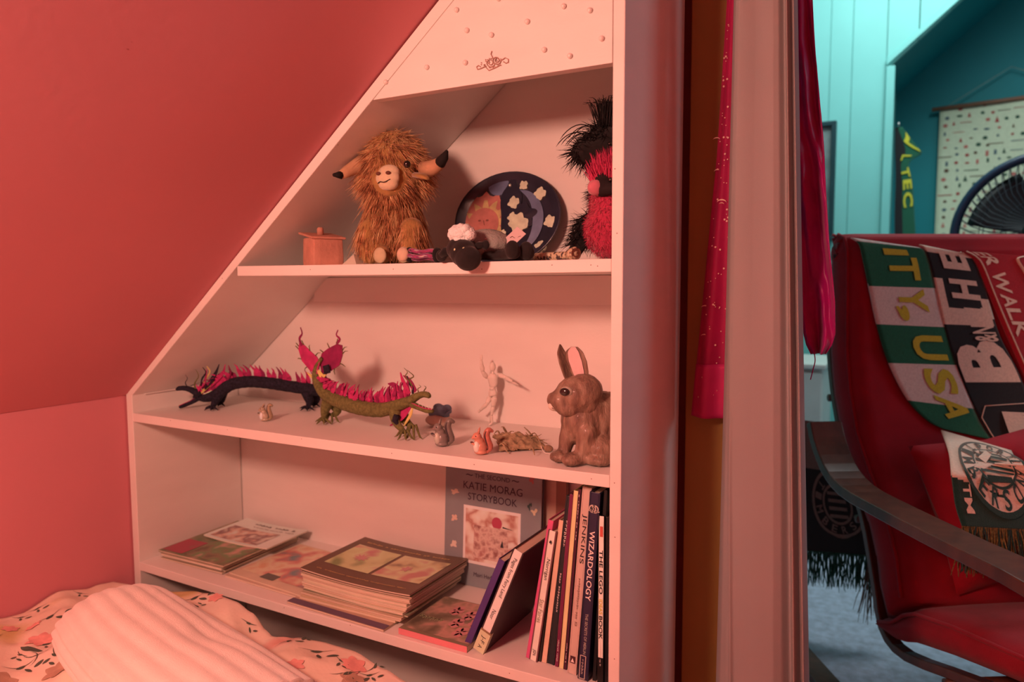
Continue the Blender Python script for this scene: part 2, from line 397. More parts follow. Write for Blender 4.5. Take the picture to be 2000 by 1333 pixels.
def edge_z(x):
    for (a, za), (b, zb) in zip(EDGE, EDGE[1:]):
        if a <= x <= b:
            t = (x-a)/(b-a); t = t*t*(3-2*t); return za+(zb-za)*t
    return EDGE[0][1] if x < EDGE[0][0] else EDGE[-1][1]
def duvet(u, v):
    x = -1.523+u*1.06; y = -.2+v*1.17
    d = (y-.955)          # 0 at back edge
    z = edge_z(x)
    if d > 0: return (x, .955+d*.3, z-(d/.015)*.09)
    k = min(1, -d/.25)
    wl = max(0, 1-(x+1.523)/.5)
    z = z*(1-.5*k)+.5*k*(.325+.05*wl*min(1, -d/.2)) + wrinkle(x, y)*min(1, -d/.05)
    z += .012*math.sin((x*1.2+y*2.2)*9+2.5*noise.noise((x*4, y*4, 0)))*min(1, -d/.1)
    if x > -.52: z -= (x+.52)*3
    return (x, y, z)
# duvet print: cream cotton with scattered leaves and flowers
dm = mat('duvet_cotton', S(240, 225, 205), .85, .0, 20, bump=.25, bscale=160, ramp=[(.28, S(214, 196, 140)), (.38, S(240, 224, 205)), (.64, S(242, 228, 214)), (.78, S(238, 185, 175))], rscale=6, detail=1)
mb = MB(); mb.grid(duvet, 150, 170, th=.004)
du = mb.build('duvet', dm); tag(du, 'crumpled cream duvet printed with pink flowers and dark green leaves, spread over the bed', 'duvet')
lfm = mat('printed_leaf', S(84, 98, 86), .85, .15, 60); flm = mat('printed_flower', S(240, 172, 164), .85, .15, 60); grm = mat('printed_grey_bloom', S(190, 160, 140), .85, .1, 60)
def on_duvet(x, y):
    u = min(.99, max(.005, (x+1.523)/1.06)); v = min(.985, max(.0, (y+.2)/1.17)); p = V(duvet(u, v)); a = V(duvet(u+.004, v))-p; b = V(duvet(u, v+.004))-p
    n = a.cross(b).normalized(); a.normalize(); return p+n*.0015, a, n.cross(a)
def leaf_shape(mb, x, y, ang, L, w, mi=0, bend=0.0):
    k = 8; vs = []; 
    for i in range(k+1):
        t = i/k; ww = w*math.sin(math.pi*t)**.8; an = ang+bend*t
        cx = x+math.cos(an)*L*t; cy = y+math.sin(an)*L*t
        for s_ in (-1, 1):
            p, a, b = on_duvet(cx-math.sin(an)*ww*s_, cy+math.cos(an)*ww*s_); vs.append(p)
    mb.add(vs, [(2*i, 2*i+1, 2*i+3, 2*i+2) for i in range(k)], mi)
rr = random.Random(5)
leaf = MB(); flo = MB(); gry = MB()
def sprig(x, y, ang, s=1.0):
    for k in range(3): leaf_shape(leaf, x+math.cos(ang)*.012*k*s, y+math.sin(ang)*.012*k*s, ang+(-1)**k*.8, .016*s, .003*s)
    leaf_shape(leaf, x-math.cos(ang)*.02*s, y-math.sin(ang)*.02*s, ang, .05*s, .0008, 0, .5)
def flower(x, y, s=1.0, m_=None):
    for k in range(6): leaf_shape(flo if m_ is None else m_, x, y, k*1.047+.3, .02*s, .0065*s)
def seat(px, py): 
    z = .36
    for _ in range(5): p = PZ(px, py, z); z = .5*z+.5*duvet(min(1, max(0, (p.x+1.523)/1.06)), min(.98, max(0, (p.y+.2)/1.17)))[2]
    return min(-.53, max(-1.5, p.x)), min(.94, max(-.1, p.y))
for px, py, a, s_ in ((90, 1212, 1.2, 1.3), (12, 1200, .2, .8), (45, 1190, .4, .8), (150, 1160, .1, .7), (330, 1152, .5, .9), (372, 1175, .9, 1.3), (388, 1190, 2.2, .8), (30, 1310, .9, 1.1), (605, 1274, .1, 1.4), (560, 1255, 1.2, 1.2), (595, 1246, .6, .8), (480, 1218, .2, .6), (80, 1262, .3, .9), (670, 1320, .6, 1.2), (740, 1300, 1.2, .8), (245, 1160, .6, .7), (715, 1322, .4, .8)):
    x, y = seat(px, py); sprig(x, y, a, s_)
x, y = seat(48, 1272); leaf_shape(leaf, x-.02, y+.004, -.05, .055, .006, 0, .2); leaf_shape(leaf, x+.02, y, .6, .04, .001, 0, -1.2); leaf_shape(leaf, x+.015, y-.01, -.4, .05, .001, 0, 1.6)
for px, py, s_ in ((80, 1252, 1.3), (120, 1240, .8), (65, 1225, .7), (575, 1300, .9), (430, 1165, .8), (690, 1300, 1.2), (20, 1230, .8), (320, 1170, .6)):
    x, y = seat(px, py); flower(x, y, s_)
for px, py, s_ in ((115, 1310, 1.3), (2, 1330, 1.2), (690, 1330, 1.2)):
    x, y = seat(px, py); flower(x, y, s_, gry)
for _ in range(34):
    x = rr.uniform(-1.45, -.55); y = rr.uniform(-.1, .93); sprig(x, y, rr.uniform(0, 6), rr.uniform(.5, .9))
    if rr.random() < .4: flower(x+.06, y, rr.uniform(.5, 1))
tag(leaf.build('leaf_print', lfm, du), None, kind='stuff'); tag(flo.build('flower_print', flm, du), None, kind='stuff'); tag(gry.build('bloom_print', grm, du), None, kind='stuff')

# rolled white ribbed blanket
A = V((-1.235, .760, .402)); B = V((-.800, .690, .352)); ax = (B-A).normalized(); sd = V((ax.y, -ax.x, 0)).normalized(); upv = sd.cross(ax); 
if upv.z < 0: upv = -upv
ROLL_L = (B-A).length
def roll_pt(t, a, k=1.0, rib=True):
    c = A.lerp(B, t)
    w = (.098+.045*t-.02*t*t)*k; h = (.062+.012*t)*k
    w *= 1-.05*max(0, (.12-t)/.12); h *= 1-.16*max(0, (.10-t)/.10)**2
    rb = 1+(.055*abs(math.sin(a*11+.5*math.sin(t*5)))-.030 if rib else 0)
    h *= 1+.05*noise.noise((t*5, math.cos(a)*2, 3)); 
    dent = .012*math.exp(-((t-.55)/.12)**2)*math.exp(-((a-2.0)/.35)**2)
    p = c+sd*(math.cos(a)*w*rb)+upv*(math.sin(a)*h*rb-dent)
    return p+ax*(.016*math.sin(a)*k*(t-.5))
mb = MB(); NA, NT = 156, 50
vs = [roll_pt(j/NT, 2*math.pi*i/NA) for j in range(NT+1) for i in range(NA)]
mb.add(vs, [(j*NA+i, (j+1)*NA+i, (j+1)*NA+(i+1) % NA, j*NA+(i+1) % NA) for j in range(NT) for i in range(NA)], 0, True)
# caps: nested layers of the roll showing at both ends
for end, t in ((0, 0.0), (1, 1.0)):
    ks = [1.0, .93, .925, .84, .835, .74, .735, .62, .615, .48, .475, .3, .02]; s_ = 1 if end else -1
    off = [0, .004, -.016, -.003, -.020, -.004, -.022, -.006, -.024, -.010, -.026, -.016, -.020]
    rings = [[roll_pt(t, 2*math.pi*i/NA, k, k > .99)+ax*s_*o_ for i in range(NA)] for k, o_ in zip(ks, off)]
    vv = [p for r_ in rings for p in r_]
    mb.add(vv, [((j*NA+i, j*NA+(i+1) % NA, (j+1)*NA+(i+1) % NA, (j+1)*NA+i) if not end else (j*NA+i, (j+1)*NA+i, (j+1)*NA+(i+1) % NA, j*NA+(i+1) % NA)) for j in range(len(ks)-1) for i in range(NA)], 0, True)
tag(mb.build('rolled_blanket', mat('ribbed_white_cotton', (.86, .82, .76), .95, .03, 40, bump=.5, bscale=500, sheen=.3)), 'thick white ribbed blanket rolled up, lying on the flowered duvet', 'blanket')

# ------------------------------------------------------------------ reading matter
paper = mat('page_edges', (.72, .66, .54), .8, .12, 300, stretch=(.05, .05, 8))
paper_v = mat('page_edges_upright', (.68, .60, .48), .8, .15, 300, stretch=(8, .05, .05))
black_ink = mat('black_ink', (.02, .02, .025), .6, .0); white_ink = mat('white_ink', (.85, .83, .8), .6, .0); gold_ink = mat('gold_ink', (.75, .55, .22), .4, .0)
red_ink = mat('red_ink', (.75, .1, .08), .6, 0)
_cm = {}
def cov(*c, rough=.35):
    if c not in _cm: _cm[c] = mat('printed_cover', c, rough, .06, 20)
    return _cm[c]
def art(cols, sc=30, rough=.35):
    n = len(cols); return mat('printed_artwork', (0, 0, 0), rough, ramp=[(.32+.36*i/(n-1), c) for i, c in enumerate(cols)], rscale=sc, detail=2)
def magazine(c, w, d, th, ang, cover, label, group=None, bow=0.0, spine=None, bow2=0.0, name='magazine', extra=None, page=None):
    """flat on its back: c = centre of its underside; w across the shelf, d into it"""
    ca, sa = math.cos(ang), math.sin(ang)
    def P(u, v, z): 
        x, y = (u-.5)*w, (v-.5)*d
        return V((c[0]+x*ca-y*sa, c[1]+x*sa+y*ca, c[2]+z+bow*((2*u-1)**2)+bow2*((2*v-1)**2)))
    e = empty(name, c, label, 'magazine' if name == 'magazine' else 'book', group)
    def slab(nm, u0, u1, v0, v1, z0, z1, m_):
        mb = MB(); n = 10; vs = []; fs = []
        for i in range(n+1):
            u = u0+(u1-u0)*i/n; vs += [P(u, v0, z0), P(u, v0, z1), P(u, v1, z1), P(u, v1, z0)]
        for i in range(n):
            for k in range(4): fs.append((4*i+k, 4*i+4+k, 4*i+4+(k+1) % 4, 4*i+(k+1) % 4))
        mb.add(vs, [f[::-1] for f in fs]+[(0, 1, 2, 3), (4*n+3, 4*n+2, 4*n+1, 4*n)]); return mb.build(nm, m_, e)
    t = min(.0009, th*.2)
    slab('pages', .004, .997, .004, .996, t, th-t, page or paper)
    slab('cover', 0, 1, 0, 1, th-t, th, cover); slab('cover', 0, 1, 0, 1, 0, t, cover)
    mb = MB(); n = 10
    if spine is not None:
        for i in range(n): 
            mb.hexa([P(i/n, -.006, 0), P((i+1)/n, -.006, 0), P((i+1)/n, .002, 0), P(i/n, .002, 0), P(i/n, -.006, th), P((i+1)/n, -.006, th), P((i+1)/n, .002, th), P(i/n, .002, th)])
        mb.build('spine', spine, e)
    if extra: extra(e, lambda u, v, dz=.0006: P(u, v, th+dz))
    return e
def patch(e, P, u0, u1, v0, v1, m_, name='printed_picture', dz=.0006):
    mb = MB(); mb.grid(lambda a, b: P(u0+(u1-u0)*a, v0+(v1-v0)*b, dz), 8, 4); return mb.build(name, m_, e)
def ptext(e, P, s, u0, u1, v0, v1, m_, bold=0, dz=.0011):
    mb = MB(); put_text_fn(mb, s, lambda a, b: P((u0+u1)/2+(u1-u0)*a, (v0+v1)/2+(v1-v0)*b, dz), bold, sub=0); return mb.build('lettering', m_, e)
LB = []
# left stack
z = zs3(-1.38)+.0004
cols = [cov(*T(205, 120, 90)), cov(*T(150, 90, 60)), cov(*T(225, 140, 110)), cov(*T(160, 100, 70)), cov(*T(215, 125, 95))]
descr = ['lowest magazine of the stack in the left corner of the bottom shelf, salmon edge showing', 'dark brown magazine second from bottom of the left corner stack', 'pale thick magazine in the middle of the left corner stack', 'brown magazine just under the flowery one in the left corner stack']
for i, (th, dx, dy, a) in enumerate(((.004, 0, .0, .02), (.004, .002, .004, .03), (.006, .0, .0, .01), (.004, .004, -.002, .02))):
    magazine((-1.383+dx, 1.152+dy, z), .20, .226, th, a, cols[i], descr[i], 'magazines in the left corner of the bottom shelf', .0); z += th+.0002
def ex(e, P):
    patch(e, P, .02, .33, .03, .35, art([T(190, 40, 48), T(180, 45, 50), T(120, 90, 50)], 14), dz=.0006)
    patch(e, P, .36, .98, .03, .55, art([T(105, 60, 38), T(150, 85, 55), T(120, 100, 55), T(215, 110, 85)], 20))
magazine((-1.378, 1.148, z), .208, .228, .0045, .02, art([T(110, 85, 50), T(150, 90, 60), T(200, 110, 80)], 18), 'magazine with red and olive cover, under the pale top one of the left corner stack', 'magazines in the left corner of the bottom shelf', extra=ex); z += .005
def ex(e, P):
    patch(e, P, .06, .80, .06, .62, art([T(245, 160, 130), T(235, 130, 100), T(150, 70, 60), T(240, 150, 120)], 26))
    ptext(e, P, '#14', .2, .95, .80, .90, black_ink)
    ptext(e, P, '#40', .3, .95, .70, .75, black_ink)
magazine((-1.355, 1.205, z), .205, .135, .003, .03, cov(*T(245, 165, 135)), 'pale picture magazine lying on top of the left corner stack', 'magazines in the left corner of the bottom shelf', bow=.004, bow2=.0, extra=ex)
# two flat magazines between the stacks
def ex(e, P): patch(e, P, .03, .97, .12, .97, art([T(235, 125, 85), T(245, 150, 110), T(225, 95, 75), T(120, 100, 90)], 16)); patch(e, P, .60, .92, .50, .62, cov(*T(110, 85, 75)), dz=.001); patch(e, P, .34, .52, .08, .2, cov(*T(110, 70, 55)), dz=.001)
magazine((-1.15, 1.135, zs3(-1.15)+.0006), .235, .20, .004, -.03, cov(*T(225, 130, 100)), 'magazine lying flat between the two stacks, under the orange picture magazine')
magazine((-1.145, 1.14, zs3(-1.15)+.0050), .23, .20, .0035, -.06, cov(*T(235, 140, 105)), 'orange picture magazine lying flat between the left stack and the tall stack', extra=ex)
# tall stack
z = zs3(-.92)+.0006
spec = [(.0042, -.930, 1.094, .245, .178, -.02, T(205, 115, 85), T(108, 56, 62)), (.0045, -.925, 1.125, .235, .19, .02, T(235, 140, 100), None), (.0035, -.918, 1.128, .25, .19, -.01, T(240, 140, 105), None),
        (.004, -.915, 1.13, .25, .20, .0, T(225, 130, 95), None), (.003, -.91, 1.13, .255, .19, .02, T(150, 95, 65), None), (.0045, -.912, 1.133, .25, .195, -.02, T(240, 150, 112), None),
        (.004, -.915, 1.135, .255, .195, .01, T(220, 125, 90), None), (.003, -.913, 1.137, .26, .20, .0, T(245, 150, 115), None), (.005, -.915, 1.14, .262, .195, -.015, T(235, 145, 108), None),
        (.003, -.913, 1.14, .265, .195, .012, T(215, 120, 90), None), (.0045, -.915, 1.142, .27, .20, 0, T(240, 145, 108), None), (.0035, -.914, 1.143, .27, .195, .01, T(120, 66, 42), None)]
words = ['lowest', 'second', 'third', 'fourth', 'fifth', 'sixth', 'seventh', 'eighth', 'ninth', 'tenth', 'eleventh', 'twelfth']
for i, (th, x, y, w, d, a, c, sp) in enumerate(spec):
    def ex(e, P, i=i):
        if i == 0: patch(e, P, .0, 1.0, .0, .10, cov(*T(108, 56, 62)))
    lab = {0: 'purple-edged magazine sticking out at the bottom of the tall stack', 4: 'thin brown magazine low down in the tall magazine stack, fifth from the shelf', 11: 'dark brown magazine directly below the top one of the tall stack'}.get(i, '%s magazine from the shelf in the tall stack, cream page edges' % words[i])
    magazine((x, y, z), w, d, th, a, cov(*c), lab, 'magazines of the tall stack', .0004*i, extra=ex); z += th+.0003
def ex(e, P):
    patch(e, P, .07, .49, .24, .80, art([T(150, 110, 60), T(225, 150, 95), T(235, 160, 105), T(220, 100, 85)], 14))
    patch(e, P, .52, .95, .24, .80, art([T(130, 70, 50), T(225, 140, 90), T(235, 155, 105), T(215, 100, 80)], 16))
    mb = MB()
    for k in range(10): disc(mb, P(.26, .52, .0012), P(.26+.07*math.cos(k*.63), .52+.09*math.sin(k*.63), .0012)-P(.26, .52, .0012), P(.26+.012*math.cos(k*.63+1.57), .52+.016*math.sin(k*.63+1.57), .0012)-P(.26, .52, .0012), 8)
    for k in range(6): disc(mb, P(.70, .5, .0014), P(.70+.05*math.cos(k), .5+.07*math.sin(k), .0014)-P(.70, .5, .0014), P(.70+.012*math.cos(k+1.57), .5+.016*math.sin(k+1.57), .0014)-P(.70, .5, .0014), 8)
    mb.build('printed_flower', cov(*T(225, 110, 92)), e)
    ptext(e, P, '#30', .1, .9, .86, .91, gold_ink)
    ptext(e, P, '#52', .1, .92, .08, .11, gold_ink)
magazine((-.917, 1.145, z), .272, .20, .0045, 0, cov(*T(120, 62, 42)), 'brown magazine with two ochre flower pictures, on top of the tall stack', 'magazines of the tall stack', .0050, extra=ex)
# pink-spined book lying flat
def ex(e, P):
    patch(e, P, .02, .98, .05, .98, art([T(105, 62, 42), T(150, 88, 62), T(215, 110, 85), T(165, 95, 62)], 22))
    ptext(e, P, '#6', .05, .40, .30, .46, cov(*T(190, 130, 85)))
    mb = MB()
    for cx, cy in ((.62, .66), (.8, .52), (.58, .42), (.75, .24), (.4, .7)):
        for k in range(5):
            o_ = P(cx, cy, .0012); disc(mb, o_+(P(cx+.05*math.cos(k*1.26), cy+.08*math.sin(k*1.26), .0012)-o_), P(cx+.05, cy, .0012)-o_, P(cx, cy+.06, .0012)-o_, 8)
    mb.build('printed_flower', cov(*T(220, 100, 85)), e)
magazine((-.708, 1.085, zs3(-.7)+.0006), .145, .150, .011, .0, cov(*T(150, 88, 60)), 'brown flowered book with a bright pink spine lying flat beside the purple book', None, spine=cov(*T(240, 92, 82)), name='book', extra=ex)

def book(name_label, bl, br, tl, yf, d, cover, spine=None, top=None, label=None, txt=(), h=None, page=True, rake=0.0, ybot=None):
    """upright or leaning book: spine faces the room. pixel corners give its foot, thickness and lean"""
    zb = zs3(PY(*bl, yf).x)+.0004
    b0 = PY(*bl, yf); b1 = PY(*br, yf); t0 = PY(*tl, yf)
    b0 = V((b0.x, yf, zb)); th = abs(b1.x-b0.x)
    up = V((t0.x-b0.x, 0, t0.z-b0.z)); H = h or up.length; up.normalize(); rt = V((up.z, 0, -up.x))
    th *= up.z
    # rest the lower corner on the shelf
    if rt.z < 0: b0 = b0-V((0, 0, rt.z*th))
    bk = V((0, 1, 0))
    e = empty('book', (b0.x+th/2, yf+d/2, zb), label, 'book', 'upright books at the right end of the bottom shelf' if name_label else None)
    def P(u, v, w): return b0+rt*(th*u)+up*(H*v)+bk*(d*w)
    c = .0022 if th > .012 else .0007
    def slab(nm, u0, u1, v0, v1, w0, w1, m_):
        mb = MB(); mb.hexa([P(u0, v0, w0), P(u1, v0, w0), P(u1, v0, w1), P(u0, v0, w1), P(u0, v1, w0), P(u1, v1, w0), P(u1, v1, w1), P(u0, v1, w1)]); return mb.build(nm, m_, e)
    k = c/th
    slab('cover', 0, k, 0, 1, 0, 1, cover); slab('cover', 1-k, 1, 0, 1, 0, 1, cover); bevel(slab('spine', k, 1-k, 0, 1, 0, c/d, spine or cover), .0006)
    slab('pages', k, 1-k, .012, .988, c/d, .985, paper_v)
    for s, v0, v1, wd, m_, bold in txt:      # reads downwards: letter tops to the right
        mb = MB(); put_text(mb, s, P(.5, (v0+v1)/2, -.0006/d), up*(-(H*abs(v1-v0))), rt*(th*wd), bold); mb.build('lettering', m_, e)
    e['_H'] = H
    return e, P, slab, up, rt, H, th
G = 'book'
# purple and pale books leaning to the right
book(0, (905, 1262), (917, 1264), (975, 1096), 1.022, .17, cov(*T(88, 40, 74)), label='thin purple book leaning to the right beside the pale fairy book')
r = book(0, (925, 1268), (946, 1276), (1003, 1080), 1.018, .185, cov(*T(70, 34, 30)), cov(*T(250, 165, 138)), label='pale-spined fairy story book leaning hard against the upright books, taped at its foot', txt=(('Pages from Fairy Land', .93, .55, .42, black_ink, .0), ('Noor', .42, .33, .36, black_ink, .0)))
e, P, slab, up, rt, H, th = r
q = slab('tape', -.03, 1.03, .0, .20, -.004, .05, cov(*T(225, 150, 105))); q['label'] = 'yellowed tape round the foot of the spine'
mb = MB(); put_text(mb, 'J-F', P(.5, .12, -.0052), -up*(H*.07), rt*(th*.5)); put_text(mb, 'A', P(.5, .05, -.0052), -up*(H*.03), rt*(th*.4)); mb.build('lettering', black_ink, e)
slab('tape_edge', -.02, 1.02, .195, .21, -.006, .01, cov(*T(150, 80, 50)))
# upright row, left to right
book(1, (1027, 1273), (1037, 1275), (1071, 1017), 1.040, .225, cov(*T(225, 62, 82)), label='tall pink book at the left end of the upright row')
book(1, (1033, 1289), (1049, 1293), (1071, 1038), 1.036, .20, cov(*T(120, 50, 45)), cov(*T(248, 160, 130)), label='pale-spined book with handwritten title, second in the upright row', txt=((".Norrigan", .80, .63, .5, black_ink, 0), ('Star Fairies', .48, .30, .5, cov(*T(150, 90, 60)), 0), ('JGN', .09, .045, .45, black_ink, .01), ('*', .93, .90, .4, black_ink, .02)))
book(1, (1051, 1293), (1056, 1293), (1079, 1048), 1.040, .19, cov(*T(52, 28, 22)), label='thin dark brown book right after the handwritten pale spine')
book(1, (1058, 1294), (1067, 1296), (1092, 1017), 1.040, .19, cov(*T(240, 135, 100)), label='slim peach-coloured book between two dark ones in the upright row')
book(1, (1069, 1297), (1082, 1300), (1106, 970), 1.040, .20, cov(*T(40, 26, 24)), label='black book with small white capitals, left of the crimson book', txt=(('#8', .86, .68, .5, white_ink, .01), ('#16', .55, .30, .4, white_ink, .01)))
book(1, (1084, 1301), (1090, 1303), (1113, 966), 1.038, .20, cov(*T(150, 30, 48)), cov(*T(120, 24, 42)), label='thin crimson book with a worn lettered foot in the upright row', txt=(('#13', .16, .03, .7, white_ink, .01),))
book(1, (1092, 1304), (1100, 1306), (1121, 959), 1.036, .20, cov(*T(240, 150, 95)), label='tan book right of the crimson one in the upright row')
book(1, (1101, 1307), (1106, 1309), (1130, 956), 1.036, .20, cov(*T(70, 18, 26)), cov(*T(80, 20, 30)), label='thin maroon and black book next to the pale pink signed spine', txt=(('#15', .97, .72, .6, white_ink, .0), ('#14', .16, .03, .6, white_ink, .0)))
e, P, slab, up, rt, H, th = book(1, (1108, 1316), (1125, 1320), (1138, 952), 1.028, .205, cov(*T(215, 122, 98)), cov(*T(222, 128, 102)), label='thick dusty pink book titled JENKINS beside the navy book', txt=(('JENKINS', .86, .60, .55, black_ink, 0), ('#20', .52, .26, .45, cov(*T(160, 82, 62)), 0)))
mb = MB(); c0 = P(.5, .08, -.003); mb.add([c0-rt*.0045-up*.006, c0+rt*.0045-up*.006, c0+rt*.0045+up*.006, c0-rt*.0045+up*.006], [(0, 1, 2, 3)]); mb.build('publisher_mark', cov(*T(80, 25, 25)), e)
mb = MB(); c0 = P(.5, .08, -.006); mb.add([c0-rt*.003-up*.004, c0+rt*.003-up*.004, c0+up*.003], [(0, 1, 2)]); mb.build('publisher_mark', white_ink, e)
e, P, slab, up, rt, H, th = book(1, (1128, 1326), (1148, 1331), (1152, 962), 1.020, .235, cov(*T(36, 20, 32)), cov(*T(48, 25, 38)), label='thick navy book titled WIZARDOLOGY near the right end of the row', txt=(('WIZARDOLOGY', .80, .43, .50, white_ink, .012), ('THE SECRETS OF MERLIN', .36, .14, .26, cov(*T(190, 120, 95)), .01)))
mb = MB()
for k in range(2): disc(mb, P(.38+.24*k, .915, -.004), rt*.006, up*.0065, 20, r0=.68)
disc(mb, P(.38, .915, -.004), rt*.0022, up*.0024, 10); disc(mb, P(.5, .905, -.004), rt*.010, up*.002, 16, r0=.7)
c0 = P(.42, .07, -.004)
for sx, sy, w_, h_ in ((-1, 0, .0006, .019), (1, 0, .0006, .019), (0, -1, .0045, .0006), (0, 1, .0045, .0006)):
    c1 = c0+rt*(sx*.0045)+up*(sy*.019); mb.obox(c1, rt*w_, V((0, .0002, 0)), up*h_)
put_text(mb, '#5', c0, -up*.026, rt*.005, .01); mb.build('emblem', cov(*T(215, 130, 105)), e)
book(1, (1157, 1331), (1163, 1332), (1180, 958), 1.026, .22, cov(*T(28, 16, 14)), label='black book wedged behind the navy one in the upright row')
e, P, slab, up, rt, H, th = book(1, (1167, 1333), (1178, 1334), (1169, 1008), 1.022, .23, cov(*T(30, 14, 12)), cov(*T(250, 175, 135)), label='white-spined ideas book with heavy black lettering, black at its foot', txt=(('THE LEGO', .80, .54, .62, black_ink, .02), ('IDEAS', .51, .42, .6, cov(*T(225, 140, 50)), .02), ('BOOK', .41, .27, .62, black_ink, .02)))
slab('spine_foot', -.01, 1.01, -.001, .16, -.004, .01, cov(*T(26, 12, 10))); slab('spine_badge', .3, .8, .88, .94, -.004, .01, cov(*T(215, 60, 45)))
mb = MB(); put_text(mb, '#20', P(.5, .18, -.006), -up*(H*.14), rt*(th*.3), .01); mb.build('lettering', white_ink, e)
book(1, (1180, 1334), (1188, 1334), (1181, 1010), 1.026, .22, cov(*T(24, 12, 12)), label='black book touching the right side panel of the bookcase')

# story book standing face-out against the back
def face_book(label, c0, c1, zb, ht, yb, yt, th, cover, extra=None, nm='book'):
    e = empty('book', ((c0+c1)/2, yb, zb), label, 'book')
    up = V((0, yt-yb, math.sqrt(ht*ht-(yt-yb)**2))).normalized(); rt = V((1, 0, 0)); bk = V((0, up.z, -up.y))
    o = V((c0, yb, zb)); w = c1-c0
    P = lambda u, v, t=0: o+rt*(w*u)+up*(ht*v)+bk*t
    def slab(n_, u0, u1, v0, v1, t0, t1, m_):
        mb = MB(); mb.hexa([P(u0, v0, t0), P(u1, v0, t0), P(u1, v0, t1), P(u0, v0, t1), P(u0, v1, t0), P(u1, v1, t0), P(u1, v1, t1), P(u0, v1, t1)]); return mb.build(n_, m_, e)
    slab('cover', 0, 1, 0, 1, 0, .001, cover); slab('pages', .005, .985, .01, .99, .001, th-.001, paper_v); slab('cover', 0, 1, 0, 1, th-.001, th, cover)
    if extra: extra(e, P, slab)
    return e
def kat(e, P, slab):
    ink = cov(*T(62, 22, 32)); w_ = .232; h_ = .30
    def tx(s, u, v, wu, hv, m_=ink, bold=0): 
        mb = MB(); put_text(mb, s, P(u, v, -.0006), V((w_*wu, 0, 0)), (P(0, hv)-P(0, 0)), bold); mb.build('lettering', m_, e)
    tx('THE SECOND', .50, .752, .36, .030); tx('KATIE MORAG', .505, .682, .60, .050, bold=0); tx('STORYBOOK', .505, .608, .50, .048, bold=0); tx('Mairi Hedderwick', .5, .085, .34, .028)
    for u in (.26, .74): tx('~', u, .752, .07, .012)
    fr = slab('picture_panel', .205, .80, .155, .545, -.0004, 0, cov(*T(252, 168, 140)))
    slab('picture', .23, .775, .175, .525, -.0007, -.0003, art([T(250, 165, 135), T(245, 155, 125), T(200, 95, 72), T(248, 160, 132)], 26))
    slab('picture_island', .32, .68, .20, .42, -.0010, -.0006, art([T(165, 75, 60), T(235, 140, 112), T(190, 90, 72)], 60))
    mb = MB(); disc(mb, P(.56, .455, -.0012), V((.012, 0, 0)), V((0, 0, .013)), 12); mb.build('printed_figure', cov(*T(200, 55, 60)), e)
    mb = MB(); mb.add([P(.60, .30, -.0012), P(.635, .30, -.0012), P(.62, .35, -.0012)], [(0, 1, 2)]); mb.add([P(.62, .43, -.0012), P(.74, .425, -.0012), P(.62, .44, -.0012)], [(0, 1, 2)]); mb.build('printed_figure', cov(*T(60, 40, 36)), e)
    mb = MB()
    for k in (-1, 1): disc(mb, P(.5+k*.06, .88, -.0006), V((.014, 0, 0)), V((0, .001, .007)), 12); mb.add([P(.5, .88, -.0007), P(.5+k*.05, .85, -.0007), P(.5+k*.12, .845, -.0007), P(.5+k*.1, .865, -.0007)], [(0, 1, 2, 3) if k > 0 else (3, 2, 1, 0)])
    mb.build('printed_bow', cov(*T(222, 78, 72)), e)
    for i, (u, v, c, a, b) in enumerate(((.1, .80, T(60, 34, 34), .010, .003), (.1, .62, T(235, 140, 110), .012, .006), (.1, .44, T(240, 140, 110), .009, .008), (.1, .26, T(240, 150, 120), .009, .009), (.90, .78, T(190, 70, 60), .006, .012), (.88, .60, T(60, 60, 50), .004, .009), (.93, .57, T(240, 150, 110), .008, .007), (.90, .36, T(70, 50, 44), .003, .003))):
        mb = MB(); disc(mb, P(u, v, -.0006), V((a, 0, 0)), V((0, 0, b)), 11, fn=lambda q: .75+.35*math.sin(q*3+i)); disc(mb, P(u+.02, v+.015, -.0008), V((a*.4, 0, 0)), V((0, 0, b*.5)), 8); mb.build('printed_vignette', cov(*c), e)
face_book('grey-blue story book standing face-out against the back, titled in dark capitals', -.842, -.615, zs3(-.73)+.0006, .31, 1.248, 1.264, .011, cov(*T(150, 102, 90)), kat)
face_book('beige board book standing upright behind the grey-blue story book', -.655, -.592, zs3(-.6)+.0004, .30, 1.276, 1.283, .010, cov(*T(232, 128, 98)))
face_book('narrow reddish-brown wooden board leaning at the back, right of the story book', -.592, -.570, zs3(-.6)+.0004, .31, 1.270, 1.280, .012, cov(*T(160, 72, 52)))

# ------------------------------------------------------------------ top shelf
FD = V((-.25, -.97, 0)).normalized()        # towards the room
def Fz(x, z): return z
# clay house box
clay = mat('terracotta_clay', T(215, 95, 68), .85, .12, 40, bump=.5, bscale=150)
e = empty('clay_house', (-1.005, 1.065, zs1(-1.0)), 'square terracotta pot with a tilted slab lid and knob, far left on top shelf', 'pot')
mb = MB(); cx, cy = -1.000, 1.075; a = math.radians(-28); X = V((math.cos(a), math.sin(a), 0)); Yv = V((-X.y, X.x, 0)); zb = zs1(cx)+.0003
n = 8; vs = []; prof = [(0, .034), (.010, .0345), (.025, .034), (.040, .0335), (.054, .033)]
sq = []
for k in range(24):
    t = k/24*2*math.pi; c_, s_ = math.cos(t), math.sin(t); m_ = (abs(c_)**16+abs(s_)**16)**(-1/16); sq.append((c_*m_, s_*m_))
for z, r_ in prof:
    for sx, sy in sq: vs.append(V((cx, cy, zb+z+.0015*noise.noise((sx*3, sy*3, z*50))))+X*(sx*r_)+Yv*(sy*r_*.9))
fs = [(j*24+i, j*24+(i+1) % 24, (j+1)*24+(i+1) % 24, (j+1)*24+i) for j in range(len(prof)-1) for i in range(24)]+[tuple(range(23, -1, -1)), tuple(range(96, 120))]
